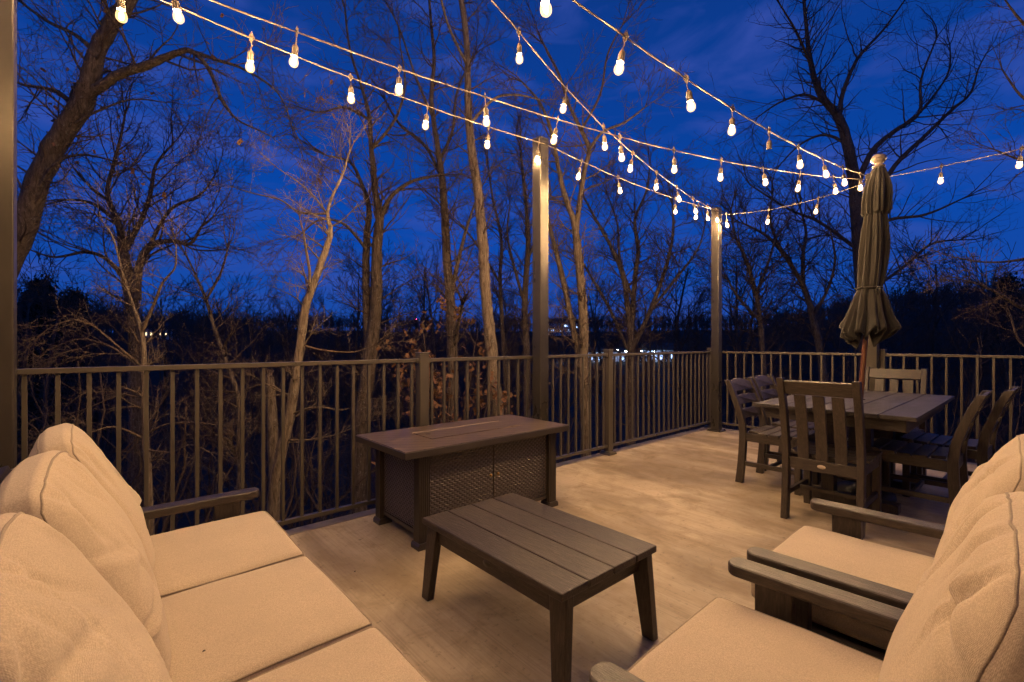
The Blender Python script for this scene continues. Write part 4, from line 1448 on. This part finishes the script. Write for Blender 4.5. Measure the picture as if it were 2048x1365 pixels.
def far_trees():
    protos = []
    for k, H in enumerate((9.0, 11.0, 8.0, 12.0)):
        TT, TC = far_kind(100 + k, H)
        a = TT.obj('trunk', M_BARKD, None); b = TC.obj('crown', M_TWIG, None)
        protos.append((a.data, b.data)); bpy.data.objects.remove(a); bpy.data.objects.remove(b)
    r = random.Random(77)
    spots = []
    for px, d, s in [(95, 17, 1.0), (165, 22, .9), (340, 20, 1.05), (395, 15, .85), (455, 24, 1.0), (505, 18, .95), (560, 26, 1.1), (610, 15, .9), (655, 21, 1.0),
                     (700, 17, .9), (800, 19, 1.0), (835, 28, 1.0), (870, 16, .8), (960, 22, 1.1), (1030, 18, 1.0), (1095, 24, 1.05), (1130, 16, .9), (1200, 20, 1.0),
                     (1235, 28, 1.1), (1310, 17, .95), (1350, 23, 1.05), (1385, 30, 1.1), (1455, 20, .95), (1490, 26, 1.05), (1560, 22, 1.0), (1590, 32, 1.1), (1665, 20, .9),
                     (1700, 27, 1.0), (1790, 21, .95), (1850, 26, 1.05), (1905, 19, .85), (1960, 24, 1.0), (2020, 18, .95), (2060, 27, 1.1), (20, 24, 1.0), (740, 30, 1.1)]:
        spots.append((px, d, s))
    for i, (px, d, s) in enumerate(spots):
        p = at(px, 685, d)
        gz = ground_z(p.x, p.y)
        t = thing('bare_tree', 'bare winter tree standing in the dark woods beyond the railing', 'tree', (p.x, p.y, gz), r.uniform(0, 6.28), 'bare trees in the dark woods')
        # crown tops come to about the height they have in the photo
        top = CAM_Z + (685 - r.uniform(455, 585)) / FPX * d
        H = (9.0, 11.0, 8.0, 12.0)[i % 4]
        k = max(.5, (top - gz) / (H * 1.12))
        t.scale = (k * s * .95, k * s * .95, k)
        ta, ca = protos[i % 4]
        link('trunk', ta, t); link('crown', ca, t)
far_trees()

# evergreens at the left behind the bare trees, one more at the right
def evergreens():
    r = random.Random(9)
    for px, d, topy, w, lab in ((85, 34, 566, 5.0, 'dark bushy evergreen low at the left beside the left post'),
                                (150, 40, 588, 4.5, 'smaller dark evergreen just right of the bushy one at the left'),
                                (2012, 46, 556, 5.5, 'dark evergreen standing above the ridge at the right edge')):
        p = at(px, 685, d)
        gz = ground_z(p.x, p.y)
        H = CAM_Z + (685 - topy) / FPX * d - gz
        t = thing('evergreen_tree', lab, 'evergreen', (p.x, p.y, gz))
        T = Tubes(); T.add([V((0, 0, -.2)), V((.1, 0, H * .5)), V((0, 0, H * .92))], [.28, .2, .04], 7); 
        L = Tubes()
        for k in range(320):
            u = r.uniform(.05, 1.0); a = r.uniform(0, 2 * PI)
            rr = w * .5 * (1 - u) ** .55 * r.uniform(.35, 1.0) + .15
            c = V((math.cos(a) * rr, math.sin(a) * rr, u * H))
            T.add([V((0, 0, c.z - .3)), c * .6 + V((0, 0, c.z * .4)), c], [.05, .03, .01], 3)
            for j in range(26):
                q = c + rvec(r) * r.uniform(.05, .7)
                x = rvec(r); y = x.cross(rvec(r)).normalized(); s = r.uniform(.07, .17)
                L.quad(q, x * s, y * s * .5)
        T.obj('trunk', M_BARKD, t); L.obj('crown', M_NEEDLE, t, False)
evergreens()

# ------------------------------------------------------------------ undergrowth and the far woods: masses nobody could count
def undergrowth():
    r = random.Random(14)
    T = Tubes()
    P = dict(BASEP); P.update(seg=.25, rmin=.0045, max=2, kids=[(3, 5), (2, 4)], lmin=.12, up=.02, wander=.25)
    for k in range(620):
        d = 5.0 + 19 * r.random() ** 1.7; px = r.uniform(-80, 2150)
        p = at(px, 685, d); p.z = ground_z(p.x, p.y) - .1
        if p.y < 6.8 and p.x < 10.0: continue
        L = r.uniform(1.6, 4.6)
        grow(T, p, (UP + rvec(r) * .35).normalized(), L, .012 + L * .004, 0, r, P)
    o = T.obj('undergrowth', M_TWIG, None)
    tag(o, 'tangle of thin bare stems and brush in the dark below the deck', 'undergrowth', None, 'stuff')
undergrowth()

def far_woods():
    r = random.Random(21)
    T = Tubes()
    for k in range(5200):
        ang = r.uniform(-1.02, 1.02)
        d = 48 + 300 * r.random() ** 1.3
        l = math.tan(ang)
        c = math.hypot(1, l)
        p = FW * (d / c) + RT * (d * l / c)
        px = 1024 + l * FPX
        if 1060 < px < 1370 and d < 178: continue       # open ground round the lit lot
        if 1085 < px < 1160 and d < 238: continue       # sight line to the house on the slope
        if 268 < px < 350 and d < 150: continue
        p.z = ground_z(p.x, p.y)
        H = r.uniform(5.5, 9.5) * (1 if d > 90 else .8)
        rm = .00042 * d
        T.add([p - UP * .4, p + V((r.uniform(-.3, .3), r.uniform(-.3, .3), H * .55)), p + V((r.uniform(-.6, .6), r.uniform(-.6, .6), H))], [.13 + rm * .4, .09 + rm * .3, rm * .5], 4)
        for j in range(11):
            u = r.uniform(.25, .95)
            q = p + UP * (H * u)
            dd = turned(UP, R(r.uniform(15, 62)), r)
            L = H * r.uniform(.18, .36)
            e = q + dd * L
            m = q + dd * L * .5 + rvec(r) * .25
            T.add([q, m, e], [rm, rm * .8, rm * .5], 3)
            for jj in range(2):
                e2 = m + turned(dd, R(r.uniform(20, 60)), r) * L * .6
                T.add([m, e2], [rm * .7, rm * .4], 3)
    o = T.obj('distant_woods', M_WOODS, None)
    tag(o, 'dark wooded hills closing the view beyond the valley', 'woods', None, 'stuff')
far_woods()

# ------------------------------------------------------------------ distant lights
M_COOL = mat_emit('cool_lamp', (0.50, 0.70, 1.0), 160.0)
M_WARMWIN = mat_emit('warm_window', (1.0, 0.72, 0.40), 2.4)
M_COOLWIN = mat_emit('cool_window', (0.40, 0.58, 1.0), 3.0)
M_RED = mat_emit('red_beacon', (1.0, 0.03, 0.12), 60.0)
M_SIDING = mat_plain('white_siding', (0.55, 0.56, 0.60), 0.7)
M_SHINGLE = mat_plain('dark_shingles', (0.05, 0.05, 0.055), 0.8)

def cam_yaw():
    return math.atan2(FW.y, FW.x) - PI / 2

def house(px, d, zlift, w, dep, hh, roof, wins, label, wm, name='house'):
    p = at(px, 685, d); gz = ground_z(p.x, p.y) + zlift
    t = thing(name, label, 'house', (p.x, p.y, gz), cam_yaw() + R(8))
    B().lohi((-w / 2, -dep / 2, -1.5), (w / 2, dep / 2, hh)).obj('wall', M_SIDING, t)
    b = B()
    b.prism([(-dep / 2 - .4, hh), (dep / 2 + .4, hh), (0, hh + roof)], 0, -w / 2 - .4, w / 2 + .4)
    b.obj('roof', M_SHINGLE, t)
    for (x, z, ww, wh) in wins:
        B().lohi((x - ww / 2, -dep / 2 - .06, z), (x + ww / 2, -dep / 2 - .01, z + wh)).obj('window', wm, t)
    return t
house(316, 165, 0, 12, 8, 4.0, 2.2, [(-4, 1.0, .9, 1.1), (-2, 1.2, 1.4, 1.0), (0.3, 1.2, 1.5, 1.0), (2.4, 1.2, 1.2, 1.0), (4.8, 1.0, .5, .9)],
      'distant house with warm lit windows at the far left', M_WARMWIN)
house(1122, 245, 1.0, 20, 9, 5.0, 2.5, [(-8, .8, .9, .9), (-5.5, .8, 1.2, .9), (-1, .8, .8, .9), (3, .8, 1.2, .9), (6.5, 2.4, 2.6, 1.4), (1.5, 3.2, 2.0, .9)],
      'pale distant building up the slope right of the middle tall post', M_COOLWIN, 'building')
house(1318, 168, 0, 11, 8, 4.2, 2.6, [(-3.6, 1.0, 1.4, 1.4), (-1.2, 1.0, 1.4, 1.4), (3.2, 1.0, 1.2, 2.0)],
      'distant gabled house lit blue white beyond the railing', M_COOLWIN)
house(1205, 172, 0, 17, 7, 3.6, 1.6, [(-6, .8, 2.0, 1.6), (-2, .8, 2.4, 1.6), (2.4, .8, 2.4, 1.6), (6, .8, 1.6, 1.8)],
      'long low distant building lit blue white beside the railing post', M_COOLWIN, 'building')

def lot_lamps():
    r = random.Random(4)
    proto = None
    spots = [(1095, 160), (1130, 158), (1163, 164), (1183, 163), (1200, 165), (1222, 164), (1235, 163), (1252, 158), (1283, 163), (1296, 164), (1310, 162), (1335, 160)]
    for px, d in spots:
        p = at(px, 685, d); gz = ground_z(p.x, p.y)
        t = thing('pole_lamp', 'tiny cool white lamp in the distant lit lot', 'lamp', (p.x, p.y, gz), 0, 'lamps of the distant lot')
        if proto is None:
            a = B().tube([(0, 0, 0), (0, 0, 4.4)], .07, 6).obj('pole', M_FIRE, t)
            b = B().lathe([(0, 4.40), (.20, 4.45), (.26, 4.6), (.16, 4.78), (0, 4.82)], (0, 0, 0), 8).obj('lamp_head', M_COOL, t)
            proto = (a.data, b.data)
        else:
            link('pole', proto[0], t); link('lamp_head', proto[1], t)
        t.scale = (1, 1, r.uniform(.55, 1.0))
lot_lamps()

def beacon():
    p = at(833, 685, 330); gz = ground_z(p.x, p.y)
    t = thing('radio_mast', 'far radio mast with a red beacon on the skyline', 'mast', (p.x, p.y, gz))
    top = CAM_Z + (685 - 641) / FPX * 330 - gz
    b = B()
    for k in range(3):
        a = k * 2 * PI / 3
        b.tube([(math.cos(a) * .8, math.sin(a) * .8, -1), (math.cos(a) * .2, math.sin(a) * .2, top)], .06, 4)
    for j in range(8):
        z = top * j / 8
        b.tube([(.7 - .06 * j, 0, z), (-.35, .5 - .05 * j, z + 1.0), (-.35, -.5 + .05 * j, z + 2.0)], .05, 4)
    b.obj('mast', M_FIRE, t)
    B().lathe([(0, top), (.42, top + .1), (.5, top + .5), (.35, top + .9), (0, top + 1.0)], (0, 0, 0), 10).obj('beacon', M_RED, t)
beacon()

# ------------------------------------------------------------------ camera and render settings
cam = bpy.data.cameras.new('camera')
co = bpy.data.objects.new('camera', cam); COL.objects.link(co)
co.location = (0, 0, CAM_Z)
co.rotation_euler = (R(90), 0, math.atan2(-FW.x, FW.y))
cam.sensor_width = 36.0
cam.lens = 36.0 * FPX / 2048
cam.shift_y = 2.5 / 2048
cam.clip_start = 0.02
cam.clip_end = 3000
SC.camera = co
SC.view_settings.view_transform = 'Standard'
SC.view_settings.look = 'None'
SC.view_settings.exposure = 0.22
SC.view_settings.gamma = 1.0
SC.render.engine = 'CYCLES'
cy = SC.cycles
cy.use_denoising = True
cy.max_bounces = 6
cy.diffuse_bounces = 3
cy.glossy_bounces = 3
cy.transmission_bounces = 2
cy.sample_clamp_indirect = 4.0
cy.caustics_reflective = False
cy.caustics_refractive = False
try: cy.use_light_tree = True
except Exception: pass
